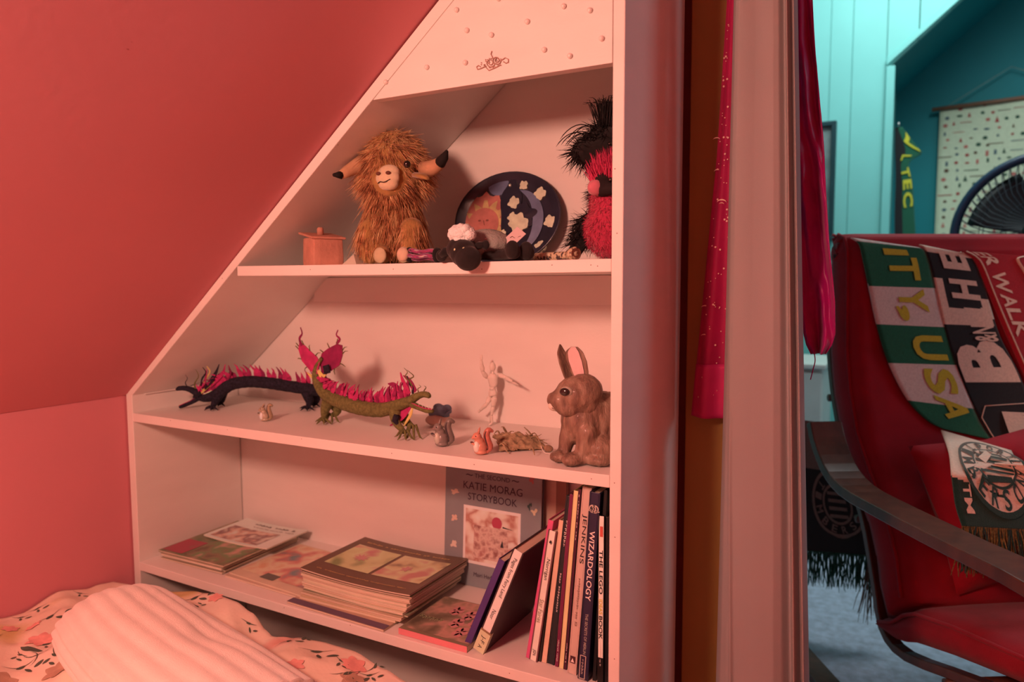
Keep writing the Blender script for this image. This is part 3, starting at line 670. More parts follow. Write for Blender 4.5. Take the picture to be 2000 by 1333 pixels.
mb.add(vs, fs, 0, False); bevel(mb.build('pot_body', clay, e), .002)
mb = MB(); U = (X*.9+V((0, 0, -.14))).normalized(); mb.obox(V((cx, cy, zb+.0585))-X*.004, U*.041, Yv*.034, V((0, 0, .0022))); bevel(mb.build('lid', clay, e), .0015)
mb = MB(); mb.tube([(cx-.006, cy, zb+.060), (cx-.006, cy, zb+.072), (cx-.006, cy, zb+.075)], [.0065, .0065, .004], 12); mb.build('knob', clay, e)

# highland cow plush
cy_ = 1.13
def Q(px, py, y=cy_): return PY(px, py, y)
cow = empty('plush_highland_cow', (Q(768, 500).x, cy_, zs1(-.87)), 'shaggy ginger plush highland cow with black-tipped horns sitting on the top shelf', 'plush toy')
plm = mat('ginger_plush', T(176, 84, 40), .95, .25, 60, sheen=.2)
furm = mat('ginger_fur', (0, 0, 0), .7, ramp=[(.3, T(140, 50, 24)), (.5, T(206, 92, 50)), (.72, T(236, 128, 78))], rscale=55, sheen=.2)
fl = zs1(-.87)+.001
def onf(p, r): p = V(p); p.z = max(p.z, fl+r); return p
body = blob('body', [('e', Q(768, 440), (.062, .05, .072)), ('e', Q(765, 480), (.060, .052, .038)), ('e', Q(768, 400), (.05, .043, .05)),
    ('c', Q(722, 450, 1.09), onf(Q(722, 500, 1.075), .017), .022, .018), ('c', Q(805, 450, 1.10), onf(Q(800, 500, 1.075), .017), .024, .018), ('c', Q(745, 480, 1.10), onf(Q(748, 502, 1.07), .016), .018, .016)], plm, cow, .004, 6)
head = blob('head', [('e', Q(770, 330, 1.10), (.060, .052, .058)), ('e', Q(768, 300, 1.11), (.052, .045, .042)), ('e', Q(764, 355, 1.08), (.044, .04, .036))], plm, cow, .004, 5)
mz = MB(); mzc = Q(757, 348, 1.048)
muz = blob('muzzle', [('e', mzc, (.0255, .0135, .0165)), ('e', mzc+V((.001, .003, .010)), (.0225, .0135, .014)), ('e', mzc+V((0, .002, -.010)), (.021, .013, .012))], mat('muzzle_suede', T(226, 132, 92), .9, .05, 80, sheen=.4), cow, .002, 4)
nos = mat('stitched_thread', T(110, 40, 25), .9, .1, 60)
for dx in (-.0105, .011):
    mb = MB(); mb.ell(mzc+V((dx, -.0128, .007)), (.005, .0028, .0032)); mb.build('nostril', nos, cow)
mb = MB(); mb.tube([mzc+V((-.014+.004*i, -.0142+.0012*abs(i-3.5)*.9, -.010+.0016*math.sin(i*1.1)+.0006*i)) for i in range(8)], .0008, 6); mb.build('mouth', mat('mouth_thread', (.02, .01, .01), .8, 0), cow)
eye = mat('black_glass_eye', (.01, .008, .007), .08, 0, clear=1)
mb = MB(); ec = Q(795, 321, 1.052); mb.ell(ec, .0068, 14, 10); mb.build('eye', eye, cow)
mb = MB(); ec2 = Q(717, 322, 1.062); mb.ell(ec2, .0062, 14, 10); mb.build('eye', eye, cow)
hornm = mat('horn_felt', T(204, 100, 64), .9, .1, 60); hornt = mat('horn_tip_felt', (.012, .010, .010), .9, .1, 60)
for pts, sp in (([(712, 316), (695, 326), (677, 336), (666, 342), (653, 342)], 3), ([(828, 332), (846, 328), (859, 319), (868, 307), (872, 297)], 2)):
    P3 = [Q(x, y, 1.09-.004*i) for i, (x, y) in enumerate(pts)]; P3 = P3 if sp == 2 else [Q(x, y, 1.075-.013*i) for i, (x, y) in enumerate(pts)]; R3 = [.0155, .0135, .0105, .0078, .0035]
    h = MB(); h.tube(P3[:sp+1], R3[:sp+1], 12); ho = h.build('horn', hornm, cow); h = MB(); h.tube(P3[sp:], R3[sp:], 12); h.ell(P3[-1], R3[-1]); h.build('horn_tip', hornt, ho)
mb = MB(); mb.tube([Q(815, 343, 1.08), Q(828, 345, 1.07), Q(836, 350, 1.065)], [.012, .010, .004], 10, flat=.5); mb.build('ear', plm, cow)
mb = MB(); mb.tube([Q(716, 340, 1.08), Q(706, 348, 1.07), Q(702, 354, 1.065)], [.010, .008, .004], 10, flat=.5); mb.build('ear', plm, cow)
for px in (738, 782):
    mb = MB(); p = Q(px+8 if px > 750 else px+6, 499, 1.055); mb.ell((p.x, 1.052, fl+.016), (.0145, .006, .0145)); mb.build('foot_pad', mat('foot_suede', T(215, 125, 85), .9, .06, 80), cow)
def not_face(c, n):
    if (c-ec).length < .013 or (c-ec2).length < .010: return False
    return (c-mzc).length > .031
fur('body_fur', body, furm, cow, 6500, .038, .00075, grav=1.2, out=.28, curl=.2, seed=3, keep=lambda c, n: c.z > fl+.02, lenfn=lambda c: 1.2 if c.z > fl+.05 else .5)
hc = Q(770, 335, 1.10)
fur('head_fur', head, furm, cow, 6000, .036, .0007, grav=.45, out=.36, curl=.22, seed=4, keep=not_face, dirfn=lambda c: V(((c.x-hc.x)*16, 0, -.4 if c.z < hc.z+.03 else -.10)), lenfn=lambda c: .45 if (c-mzc).length < .05 else (.62 if c.z > hc.z+.03 else 1))

# oval sun-and-moon tray leaning on the back
dc = V((-.694, 1.262, 1.113)); TX = V((.995, .03, 0)).normalized()*.1165; TY = V((0, .19, .98)).normalized()*.094
TN = TX.cross(TY).normalized()   # faces the room
if TN.y > 0: TN = -TN
dc = V((dc.x, 1.281-TY.y, zs1(-.69)+TY.z+.001))
tray = empty('oval_tray', (dc.x, dc.y-TY.y, zs1(-.69)), 'oval painted metal tray with a red sun and blue moon, leaning on the top shelf', 'tray')
mb = MB(); n = 48
prof = [(0, -.006), (.78, -.006), (.86, -.002), (.97, .0025), (1.0, .0035), (1.0, .002), (.95, -.0005), (.85, -.005), (.78, -.009), (0, -.009)]
vs = []; fs = []
for r_, h_ in prof:
    for k in range(n):
        a = 2*math.pi*k/n; vs.append(dc+TX*(r_*math.cos(a))+TY*(r_*math.sin(a))+TN*h_)
for j in range(len(prof)-1):
    for k in range(n): fs.append((j*n+k, j*n+(k+1) % n, (j+1)*n+(k+1) % n, (j+1)*n+k))
mb.add(vs, fs, 0, True); mb.build('tray_dish', mat('navy_enamel', T(50, 29, 33), .3, .2, 30, clear=.3), tray)
def TP(u, v, h): return dc+TX*u+TY*v+TN*h
def tsh(name, m_, cu, cv, ru, rv, fn=None, h=-.0045, n=40, rot=0):
    mb = MB(); top = []; 
    for k in range(n):
        a = 2*math.pi*k/n; q = fn(a) if fn else 1
        top.append((cu+ru*q*math.cos(a+rot), cv+rv*q*math.sin(a+rot)))
    T_ = [TP(u, v, h) for u, v in top]; B_ = [TP(u, v, -.0075) for u, v in top]
    mb.add(T_+B_+[TP(cu, cv, h+.0008)], [(k, (k+1) % n, 2*n) for k in range(n)]+[(k, k+n, (k+1) % n+n, (k+1) % n) for k in range(n)])
    return mb.build(name, m_, tray)
redm = mat('red_enamel', T(198, 80, 62), .35, .15, 60); orm = mat('orange_enamel', T(210, 118, 70), .35, .2, 60); blm = mat('blue_enamel', T(112, 80, 88), .35, .2, 40); crm = mat('cream_enamel', T(225, 150, 112), .35, .15, 80); dkm = mat('dark_enamel', T(40, 24, 30), .3, .1, 40)
tsh('sun_rays', redm, -.46, -.05, .50, .62, lambda a: 1+.10*math.sin(a*13), h=-.004)
tsh('sun_glow', orm, -.42, -.08, .36, .45, lambda a: 1+.24*math.sin(a*12+.6), h=-.0032)
tsh('sun_face', redm, -.46, -.10, .30, .36, h=-.0022)
mb = MB()
for du in (-.07, .08): disc(mb, TP(-.46+du, -.02, -.0010), TX*.03, TY*.022, 10)
mb.tube([TP(-.53+.02*i, -.22-.02*math.sin(i*.5), -.001) for i in range(8)], .0006, 5); mb.tube([TP(-.45, -.02, -.001), TP(-.43, -.12, -.001)], .0006, 5); mb.build('sun_features', mat('brown_line', T(140, 50, 38), .5, 0), tray)
# crescent moon
mb = MB(); k = 30; vs = []
for i in range(k+1):
    a = -1.35+2.95*i/k; w_ = .16*math.sin(math.pi*i/k)**.7
    vs += [TP(.20+.47*math.cos(a), -.05+.66*math.sin(a), -.0035), TP(.20+(.47-w_*1.2)*math.cos(a), -.05+(.66-w_*1.5)*math.sin(a), -.0025)]
mb.add(vs, [(2*i, 2*i+2, 2*i+3, 2*i+1) for i in range(k)], 0, True); mb.build('crescent_moon', blm, tray)
tsh('cloud_patch', blm, -.22, .72, .20, .20, h=-.0035)
tsh('dark_swirl', dkm, .04, .25, .19, .62, lambda a: 1+.1*math.sin(a*5), h=-.0028)
tsh('dark_swirl', dkm, .30, .05, .22, .24, lambda a: 1+.2*math.sin(a*5), h=-.002)
star = lambda a: .72+.22*abs(math.cos(a*2+.4))**2+.08*math.sin(a*7)
for u, v, s_, rt_ in ((.10, .02, .10, .3), (.26, .70, .09, .9), (.58, .50, .12, .2), (.80, -.10, .12, .6), (.66, -.62, .11, 0), (.10, .34, .12, .5), (.23, -.12, .20, .2), (-.05, -.30, .06, .2)):
    tsh('star', crm, u, v, s_, s_*1.25, star, h=-.0012, n=30, rot=rt_)
mb = MB(); mb.ell(TP(.0, .72, -.002), .0035); mb.build('hanging_rivet', mat('rivet_steel', T(230, 150, 120), .25, 0, metal=.6), tray)

# generic stuffed sheep sprawled over the shelf edge
sx = -.75
shp = empty('plush_sheep', (PY(940, 490, 1.04).x, 1.05, zs1(-.72)), 'small plush sheep with black head and white wool cap sprawled over the top shelf edge', 'plush toy')
blk = mat('black_plush', (.013, .012, .013), .95, .3, 80, sheen=.15); wool = mat('white_boucle', T(250, 190, 160), .95, .06, 60, bump=1, bscale=500); grw = mat('cream_fleece', T(165, 105, 85), .95, .1, 60, bump=.8, bscale=400)
hd = blob('head', [('e', PY(902, 487, .990), (.026, .024, .021)), ('e', PY(914, 505, .972), (.0225, .018, .020)), ('e', PY(906, 495, .98), (.024, .02, .022))], blk, shp, .002, 5)
blob('wool_cap', [('e', PY(902, 457, .990), (.0215, .021, .0155))]+[('e', PY(902+19*math.cos(q*.55), 458-13*math.sin(q*.55), .984+.004*math.sin(q*2.1)), (.0072, .0095, .0072)) for q in range(12)], wool, shp, .0014, 2, disp=lambda p: .0011*noise.noise(tuple(p*420)))
mb = MB(); mb.tube([PY(886, 490, .995), PY(872, 492, .992), PY(862, 500, .99)], [.009, .0135, .010], 12, flat=.6); mb.ell(PY(862, 500, .99), (.010, .006, .010)); mb.build('ear', blk, shp)
mb = MB(); mb.tube([PY(924, 487, .995), PY(937, 479, .992), PY(948, 479, .99)], [.006, .0098, .007], 12, flat=.6); mb.ell(PY(948, 479, .99), (.007, .005, .0075)); mb.build('ear', blk, shp)
for px, py in ((889, 488), (906, 486)):
    mb = MB(); p = PY(px, py, .9635); mb.ell(p, .0026, 14, 10); mb.build('eye', mat('amber_bead_eye', T(200, 130, 84), .15, 0, clear=1), shp)
blob('body', [('e', PY(950, 478, 1.05), (.045, .032, .026)), ('e', PY(925, 484, 1.025), (.03, .025, .02))], grw, shp, .0025, 4, disp=lambda p: .0012*noise.noise(tuple(p*260)))
fz = zs1(-.7)
for pts in ([(950, 505, 1.02), (985, 500, 1.015), (1003, 492, 1.01)], [(960, 503, 1.045), (1010, 500, 1.04), (1030, 494, 1.03)]):
    P3 = [PY(*q) for q in pts]
    for p in P3: p.z = max(p.z, fz+.0105)
    blob('leg', [('c', P3[0], P3[1], .007, .0085), ('c', P3[1], P3[2], .0085, .012), ('e', P3[2]+V((0, -.004, .003)), (.012, .010, .015))], blk, shp, .0018, 3)
mb = MB(); c = PY(1005, 463, 1.045); ux = V((.021, 0, .004)); uz = V((.002, .006, .017)); mb.hexa([c-ux, c-uz*1.0, c+ux, c+uz, c-ux+V((0, .0008, 0)), c-uz+V((0, .0008, 0)), c+ux+V((0, .0008, 0)), c+uz+V((0, .0008, 0))]); tg = mb.build('paper_tag', mat('pink_card', T(228, 130, 110), .6, .03, 30), shp)
mb = MB(); mb.tube([c+V((-.008+.004*i, -.0006, -.001+.0022*math.sin(i*1.7))) for i in range(6)], .0004, 4); mb.build('scribble', nos, tg)

# woven striped keychain roll between cow and sheep
e = empty('woven_bracelet', (PY(825, 500, 1.03).x, 1.03, zs1(-.8)), 'crimson and black woven bracelet bundle lying between the ginger cow and the plush sheep', 'bracelet')
stripe = mat('woven_stripe', (0, 0, 0), .8, ramp=[(.34, T(50, 24, 30)), (.45, T(180, 40, 60)), (.55, T(120, 28, 60)), (.66, T(220, 120, 100))], rscale=260, stretch=(.25, 1, 1), sheen=.3)
P0, P1 = PY(803, 498, 1.03), PY(852, 499, 1.03)
for k in range(4):
    a = k*1.57+.4; off = V((0, math.cos(a)*.0075, math.sin(a)*.0065)); mb = MB()
    mb.tube([P0.lerp(P1, i/8)+off+V((0, 0, .0015*math.sin(i+k))) for i in range(9)], .0058, 8, flat=.7)
    mb.build('woven_band', stripe, e)
for p in (P0, P1):
    mb = MB(); mb.ell(p+V((-.003 if p is P0 else .002, 0, 0)), (.006, .013, .0135)); mb.build('end_knot', blk, e)
mb = MB(); mb.ell(PY(787, 497, 1.02), (.012, .008, .0125)); tag(mb.build('clay_disc', mat('peach_clay', T(225, 125, 90), .8, .1, 60)), "round peach clay disc propped at the ginger cow's right foot", 'ornament')
# patterned paper roll beside the tray
e = empty('paper_roll', (PY(1090, 500, 1.07).x, 1.07, zs1(-.6)), 'rolled sheet of paper with a dark brown printed pattern, in front of the oval tray', 'paper roll')
P0, P1 = PY(1048, 502, 1.09), PY(1112, 497, 1.06); P0.z = P1.z = zs1(-.6)+.0085
mb = MB(); mb.tube([P0.lerp(P1, i/6) for i in range(7)], .0075, 14); mb.build('rolled_sheet', mat('printed_paper', (0, 0, 0), .6, ramp=[(.40, T(215, 130, 95)), (.5, T(210, 120, 80)), (.56, T(90, 45, 35)), (.7, T(60, 34, 34))], rscale=140), e)
mb = MB(); p = PY(1124, 493, 1.05); p.z = zs1(-.6)+.012; mb.tube([p+V((-.012, .008, -.002)), p], [.0098, .0105], 18); k = mb.build('rolled_end', mat('floral_paper', (0, 0, 0), .6, ramp=[(.38, T(80, 40, 34)), (.5, T(200, 105, 70)), (.65, T(225, 140, 100))], rscale=180), e)
mb = MB(); d_ = V((.8, -.6, 0)).normalized(); disc(mb, p+d_*.0009, V((.6, .8, 0))*.008, V((0, 0, .008)), 16, r0=.55); mb.build('spiral_edge', nos, k)
mb = MB(); p = PY(690, 505, 1.06); z_ = zs1(-.9)+.0004; mb.prism([(p.x-.016, 1.045, z_), (p.x+.020, 1.045, z_), (p.x+.008, 1.052, z_+.020)], (0, .02, 0)); tag(mb.build('folded_card', mat('cream_card', T(215, 130, 100), .7, .04, 30)), 'small folded cream card tucked beside the left foot of the ginger cow', 'card')

# black shaggy plush behind a red bird plush
fl1 = zs1(-.42)+.0015
bk = empty('shaggy_black_plush', (-.438, 1.19, zs1(-.42)), 'tall black shaggy plush animal with a wild mane, right behind the red plush bird', 'plush toy')
def B2(px, py, y=1.19): return PY(px, py, y)
bb = blob('body', [('e', V((-.445, 1.20, fl1+.050)), (.045, .05, .046)), ('e', V((-.440, 1.20, fl1+.11)), (.04, .045, .05)), ('e', B2(1186, 288, 1.17), (.040, .04, .036)),
     ('c', B2(1165, 298, 1.14), B2(1133, 300, 1.105), .026, .0165), ('c', B2(1150, 440, 1.18), V((B2(1120, 490, 1.16).x, 1.16, fl1+.012)), .02, .012)], blk, bk, .004, 5)
mb = MB(); mb.tube([B2(1142, 290, 1.14), B2(1131, 282, 1.135), B2(1126, 272, 1.13)], [.010, .007, .001], 8, flat=.5); mb.build('ear', blk, bk)
mb = MB(); mb.ell(B2(1191, 281, 1.124), .0035); mb.build('eye', eye, bk)
fbk = mat('black_long_fur', (.012, .010, .011), .75, .3, 60)
def wall_ok(c): return c.x < -.40
fur('body_fur', bb, fbk, bk, 3200, .022, .0009, grav=.5, out=.6, curl=.35, seed=9, keep=lambda c, n: c.x < -.392 and n.x < .3 and (c-B2(1131, 303, 1.125)).length > .025 and c.z > fl1+.03 and c.y < 1.25, dirfn=lambda c: V((-.25, -.2, 0)))
# mane tuft
mb = MB(); rr = random.Random(11)
for i in range(150):
    p = B2(1182+rr.uniform(-12, 14), 285+rr.uniform(-22, 14), 1.17+rr.uniform(-.02, .02)); L_ = rr.uniform(.05, .125)*(1 if p.x > -.47 else .7)
    d = V((rr.gauss(0, .12), rr.gauss(0, .12), 1)).normalized(); pts = [p]
    for k in range(5): d = (d+V((rr.gauss(-.02 if i % 3 else .05, .04), 0, -.01))).normalized(); pts.append(pts[-1]+d*(L_/5))
    pts = [V((min(q.x, -.380), q.y, min(q.z, 1.305))) for q in pts]
    mb.tube(pts, [.0011, .0011, .001, .0008, .0006, .0002], 3, cap=False)
for i in range(7):
    p = B2(1160+rr.uniform(-14, 14), 262+rr.uniform(-10, 10), 1.16); pts = [p]
    d = V((-.45, 0, .95)).normalized()
    for k in range(8): d = (d+V((-.10, 0, -.30))).normalized(); pts.append(pts[-1]+d*(.0075+.0003*i % .002))
    mb.tube(pts, [.0010]*8+[.0002], 3, cap=False)
mb.build('mane', fbk, bk)['kind'] = 'stuff'
# red bird plush
rb = empty('red_bird_plush', (-.43, 1.09, zs1(-.42)), 'round red plush bird with black mask and pink beak, right end of the top shelf', 'plush toy')
rp = mat('red_plush', T(186, 28, 42), .95, .16, 45, bump=.6, bscale=300, sheen=.4)
rbb = blob('body', [('e', V((PY(1192, 440, 1.09).x, 1.095, fl1+.050)), (.042, .042, .048)), ('e', V((PY(1192, 400, 1.09).x, 1.10, fl1+.088)), (.036, .038, .04)), ('e', PY(1196, 356, 1.09), (.034, .034, .028))], rp, rb, .0035, 5)
mk = mat('black_mask_plush', (.014, .010, .011), .95, .2, 60)
bp_ = PY(1163, 367, 1.056)
blob('face_mask', [('e', bp_+V((.012, .006, .000)), (.022, .014, .014)), ('e', bp_+V((.024, .0, -.004)), (.02, .014, .009)), ('e', bp_+V((.010, .008, .014)), (.014, .01, .010))], mk, rb, .002, 3)
mb = MB(); mb.tube([bp_+V((.004, .012, 0)), bp_+V((-.001, -.006, 0)), bp_+V((-.003, -.016, -.002))], [.0135, .0115, .003], 14); mb.build('beak', mat('pink_felt_beak', T(214, 74, 72), .9, .08, 60, sheen=.3), rb)
mb = MB(); mb.ell(bp_+V((.026, -.004, .010)), .0038); mb.build('eye', eye, rb)
fur('crest_fur', rbb, mat('red_long_fur', T(205, 34, 52), .8, .3, 60), rb, 1100, .024, .0010, grav=-.9, out=.3, curl=.3, seed=6, keep=lambda c, n: c.z > fl1+.118 and c.x < -.386 and n.y < .5, dirfn=lambda c: V((-.15, 0, .4)))
fur('short_fur', rbb, rp, rb, 2600, .007, .0006, grav=.5, out=.6, curl=.3, seed=7, keep=lambda c, n: c.z < fl1+.12 and c.x < -.386 and c.z > fl1+.006)

# ------------------------------------------------------------------ middle shelf: felt dragons
def seg(pts, n):     # Catmull-Rom resample of a list of Vectors/tuples
    P = [V(p) for p in pts]; P = [P[0]*2-P[1]]+P+[P[-1]*2-P[-2]]; out = []
    m_ = len(P)-3
    for i in range(n+1):
        t = i/n*m_; k = min(int(t), m_-1); t -= k; a, b, c, d = P[k:k+4]
        out.append(.5*((2*b)+(c-a)*t+(2*a-5*b+4*c-d)*t*t+(3*b-a-3*c+d)*t*t*t))
    return out
def ri(r, n): return [np.interp(i/n*(len(r)-1), range(len(r)), r) for i in range(n+1)]
def ribbon(mb, pts, wid, nrm, th=.0006, mi=0):
    """thin felt leaf: centre line, half-widths, facing normal"""
    n = V(nrm).normalized(); top = []; bot = []
    for i, p in enumerate(pts):
        t = (pts[min(i+1, len(pts)-1)]-pts[max(i-1, 0)]).normalized(); s_ = t.cross(n).normalized()*wid[i]
        top += [p-s_+n*th, p+s_+n*th]; bot += [p-s_-n*th, p+s_-n*th]
    k = len(pts); o = 2*k; fs = []
    for i in range(k-1):
        fs += [(2*i, 2*i+1, 2*i+3, 2*i+2), (o+2*i+2, o+2*i+3, o+2*i+1, o+2*i), (2*i, 2*i+2, o+2*i+2, o+2*i), (2*i+3, 2*i+1, o+2*i+1, o+2*i+3)]
    fs += [(1, 0, o, o+1), (2*k-2, 2*k-1, o+2*k-1, o+2*k-2)]
    mb.add(top+bot, fs, mi)
felt_b = mat('black_felt_scales', T(40, 20, 24), .95, .5, 220, bump=1.0, bscale=240)
felt_p = mat('magenta_felt', T(196, 32, 62), .92, .2, 60, bump=.3, bscale=300); felt_q = mat('crimson_felt', T(150, 22, 48), .92, .2, 60)
felt_g = mat('olive_felt', T(118, 72, 34), .95, .3, 180, bump=.9, bscale=240); felt_o = mat('yellow_felt', T(235, 140, 70), .92, .1, 60); felt_k = mat('cream_felt', T(240, 170, 120), .92, .1, 60)
def dragon(name, label, P, body, rad, legs, mains, head, jaws, spines, fringe, seedn, spine_mats, tail=None):
    e = empty(name, P(*legs[0][-1]), label, 'felt dragon'); e['_base'] = tuple(e.location)
    rr = random.Random(seedn); N = 44
    C_ = seg([P(*b) for b in body], N); R_ = ri(rad, N); R_ = [r*(1+.05*(i % 2)) for i, r in enumerate(R_)]
    mb = MB(); mb.tube(C_, R_, 14); mb.build('body', mains[0], e)
    for lg in legs:
        mb = MB(); L_ = seg([P(*q) for q in lg], 8); w_ = ri([.0125, .0105, .0068, .0045], 8); mb.tube(L_, w_, 10); lo = mb.build('leg', mains[0], e)
        f = L_[-1]
        for k in range(4):
            a = -2.6+k*.75+(.2 if k else -.6); mb = MB(); d = V((math.cos(a), math.sin(a)*.8, 0))
            zz = zs2(f.x)+.0022
            mb.tube([f, f+d*.008+V((0, 0, .004)), V((f.x+d.x*.018, f.y+d.y*.018, zz+.003)), V((f.x+d.x*.024, f.y+d.y*.024, zz))], [.003, .0028, .0018, .0006], 6); mb.build('claw', mains[0], lo)
    for i0, n_, hgt, lean in spines:
        for k in range(n_):
            t = i0[0]+(i0[1]-i0[0])*k/max(1, n_-1); t = min(.999, max(0, t+rr.uniform(-.3, .3)/n_)); j = int(t*N); c = C_[j].lerp(C_[min(N, j+1)], t*N-j); tg = (C_[min(N, j+1)]-C_[max(0, j-1)]).normalized()
            up = V((0, 0, 1))-tg*tg.z; up.normalize(); h = hgt*rr.uniform(.75, 1.1); sd_ = tg.cross(up)
            b0 = c+up*R_[j]*.75+sd_*rr.uniform(-.006, .004)
            L_ = [b0+up*(h*q)+tg*(lean*h*(q*q)+.0022*math.sin(q*7+k)*q)+sd_*(rr.uniform(-.002, .002)) for q in (0, .2, .4, .6, .8, 1)]
            mb = MB(); ribbon(mb, L_, [.0040, .0056, .0050, .0032, .0017, .0004], sd_+tg*rr.uniform(-.3, .3)); mb.build('spine', spine_mats[k % len(spine_mats)], e)
    mb = MB(); hp = seg([P(*q) for q in head], 8); mb.tube(hp, ri([.009, .0098, .0075, .0066, .0064, .0035], 8), 10, flat=.85); hd_ = mb.build('head', mains[0], e)
    mb = MB(); jp = seg([P(*q) for q in jaws], 6); mb.tube(jp, ri([.0075, .0068, .0062, .0062, .004], 6), 10, flat=.8); j_ = mb.build('lower_jaw', mains[0], hd_)
    mb = MB(); ribbon(mb, [q+V((0, -.001, .004)) for q in jp], ri([.004, .0045, .004, .002], 6), (0, 0, 1)); mb.build('tongue', felt_p, hd_)
    for k in range(5):
        mb = MB(); q = jp[2+k % 5] if k < 5 else jp[2]; mb.tube([q+V((0, -.003, .004)), q+V((0, -.003, .0085))], [.0009, .0001], 5); mb.build('tooth', felt_k, hd_)
    for pts, r_, m_ in fringe:
        mb = MB(); L_ = seg([P(*q) for q in pts], 10)
        if isinstance(r_, tuple): ribbon(mb, L_, ri(r_, 10), V((-.35, -.9, .2))); mb.build('felt_frill', m_, hd_)
        else: mb.tube(L_, [r_*(1-.8*i/10) for i in range(11)], 6); mb.build('whisker', m_, hd_)
    return e, C_, R_
# black dragon: pixel columns give x, depth runs back along its body
def PB(px, py, dy=0): return PY(px, py, 1.085+(px-350)*.00054+dy)
def PBz(px, py, dy=0):
    p = PB(px, py, dy); return V((p.x, p.y, max(p.z, zs2(p.x)+.004)))
fr = [([(366, 757), (362, 748), (366, 740), (362, 732)], .0012, felt_b), ([(384, 768), (380, 750), (388, 735), (382, 722)], .0022, felt_g), ([(392, 760), (394, 742), (402, 728), (396, 718)], (.003, .004, .002, .0005), felt_b),
      ([(378, 778), (388, 760), (400, 745), (404, 722)], (.004, .007, .006, .001), felt_p), ([(384, 776), (396, 764), (410, 752), (420, 745)], (.003, .0055, .004, .001), felt_o), ([(400, 760), (412, 744), (422, 728), (428, 712)], (.005, .009, .007, .001), felt_b),
      ([(410, 756), (424, 740), (436, 728), (440, 712)], (.005, .010, .007, .001), felt_p), ([(425, 752), (442, 740), (450, 728), (446, 714)], (.005, .010, .006, .001), felt_q), ([(392, 774), (405, 768), (418, 762), (440, 750)], (.0012, .0022, .002, .001), felt_k),
      ([(398, 748), (404, 738), (410, 726), (404, 716)], (.002, .003, .002, .001), felt_o), ([(372, 754), (378, 752), (384, 750), (390, 748)], .001, felt_b)]
eB, CB, RB = dragon('felt_dragon', 'black felt dragon with magenta back spines and open jaw, left on the middle shelf', PBz,
    [(378, 775), (400, 778), (425, 770), (450, 752), (485, 746), (520, 748), (560, 754), (612, 762), (640, 766)], [.004, .009, .013, .0138, .0132, .0132, .0132, .0130, .010],
    [[(428, 770, 0), (420, 785, -.004), (414, 800, -.008)], [(434, 768, .03), (430, 785, .03), (428, 800, .028)], [(598, 765, 0), (604, 785, .002), (600, 800, -.004)], [(612, 766, .03), (618, 782, .03), (612, 795, .03)]],
    (felt_b,), [(392, 774), (380, 765), (364, 759), (350, 759), (345, 762)], [(386, 779), (374, 786), (360, 792), (351, 796)],
    [((.20, .98), 26, .031, -.45), ((.10, .4), 10, .026, -.6)], fr, 3, (felt_p, felt_q, felt_p))
# green dragon, tail fan raised behind
def PG(px, py, dy=0):
    p = PY(px, py, 1.118-(px-635)*.00024+dy); return V((p.x, p.y, max(p.z, zs2(p.x)+.004)))
fr = [([(800, 745), (792, 735), (796, 727), (789, 719)], .0016, felt_g), ([(806, 755), (800, 742), (808, 735), (796, 724)], .0022, felt_g), ([(812, 765), (804, 752), (798, 742), (788, 734)], (.004, .006, .004, .001), felt_q),
      ([(800, 770), (792, 756), (786, 742), (782, 728)], (.004, .006, .004, .001), felt_p), ([(806, 770), (806, 758), (800, 748), (795, 735)], (.003, .004, .003, .001), felt_b), ([(818, 768), (816, 760), (822, 756), (818, 752)], .0012, felt_g), ([(828, 764), (832, 757), (828, 754)], .0012, felt_g),
      ([(803, 792), (792, 803), (782, 815), (770, 822)], (.004, .010, .009, .002), felt_p), ([(806, 796), (802, 810), (794, 824), (788, 834)], (.002, .004, .003, .001), felt_o), ([(796, 800), (790, 812), (776, 824), (762, 832)], (.002, .004, .003, .001), felt_q), ([(786, 768), (776, 760), (768, 752), (758, 750)], (.004, .007, .005, .001), felt_q)]
eG, CG, RG = dragon('felt_dragon', 'olive green felt dragon with a tall magenta tail fan, head turned right, at mid shelf', PG,
    [(628, 700), (618, 720), (618, 742), (634, 768), (665, 785), (705, 797), (745, 801), (775, 793), (803, 783)], [.0035, .006, .0085, .0125, .0145, .0145, .0140, .0115, .009],
    [[(640, 785, 0), (634, 805, -.002), (632, 822, -.004)], [(655, 788, .025), (658, 805, .025), (648, 812, .02)], [(772, 800, 0), (774, 825, -.008), (790, 845, -.010)], [(782, 800, .02), (792, 822, .015), (806, 834, .006)]],
    (felt_g,), [(798, 786), (810, 777), (824, 771), (835, 772), (839, 777)], [(804, 790), (820, 797), (833, 802), (845, 804)],
    [((.22, .98), 62, .032, .40)], fr, 8, (felt_p, felt_q, felt_p, felt_p))
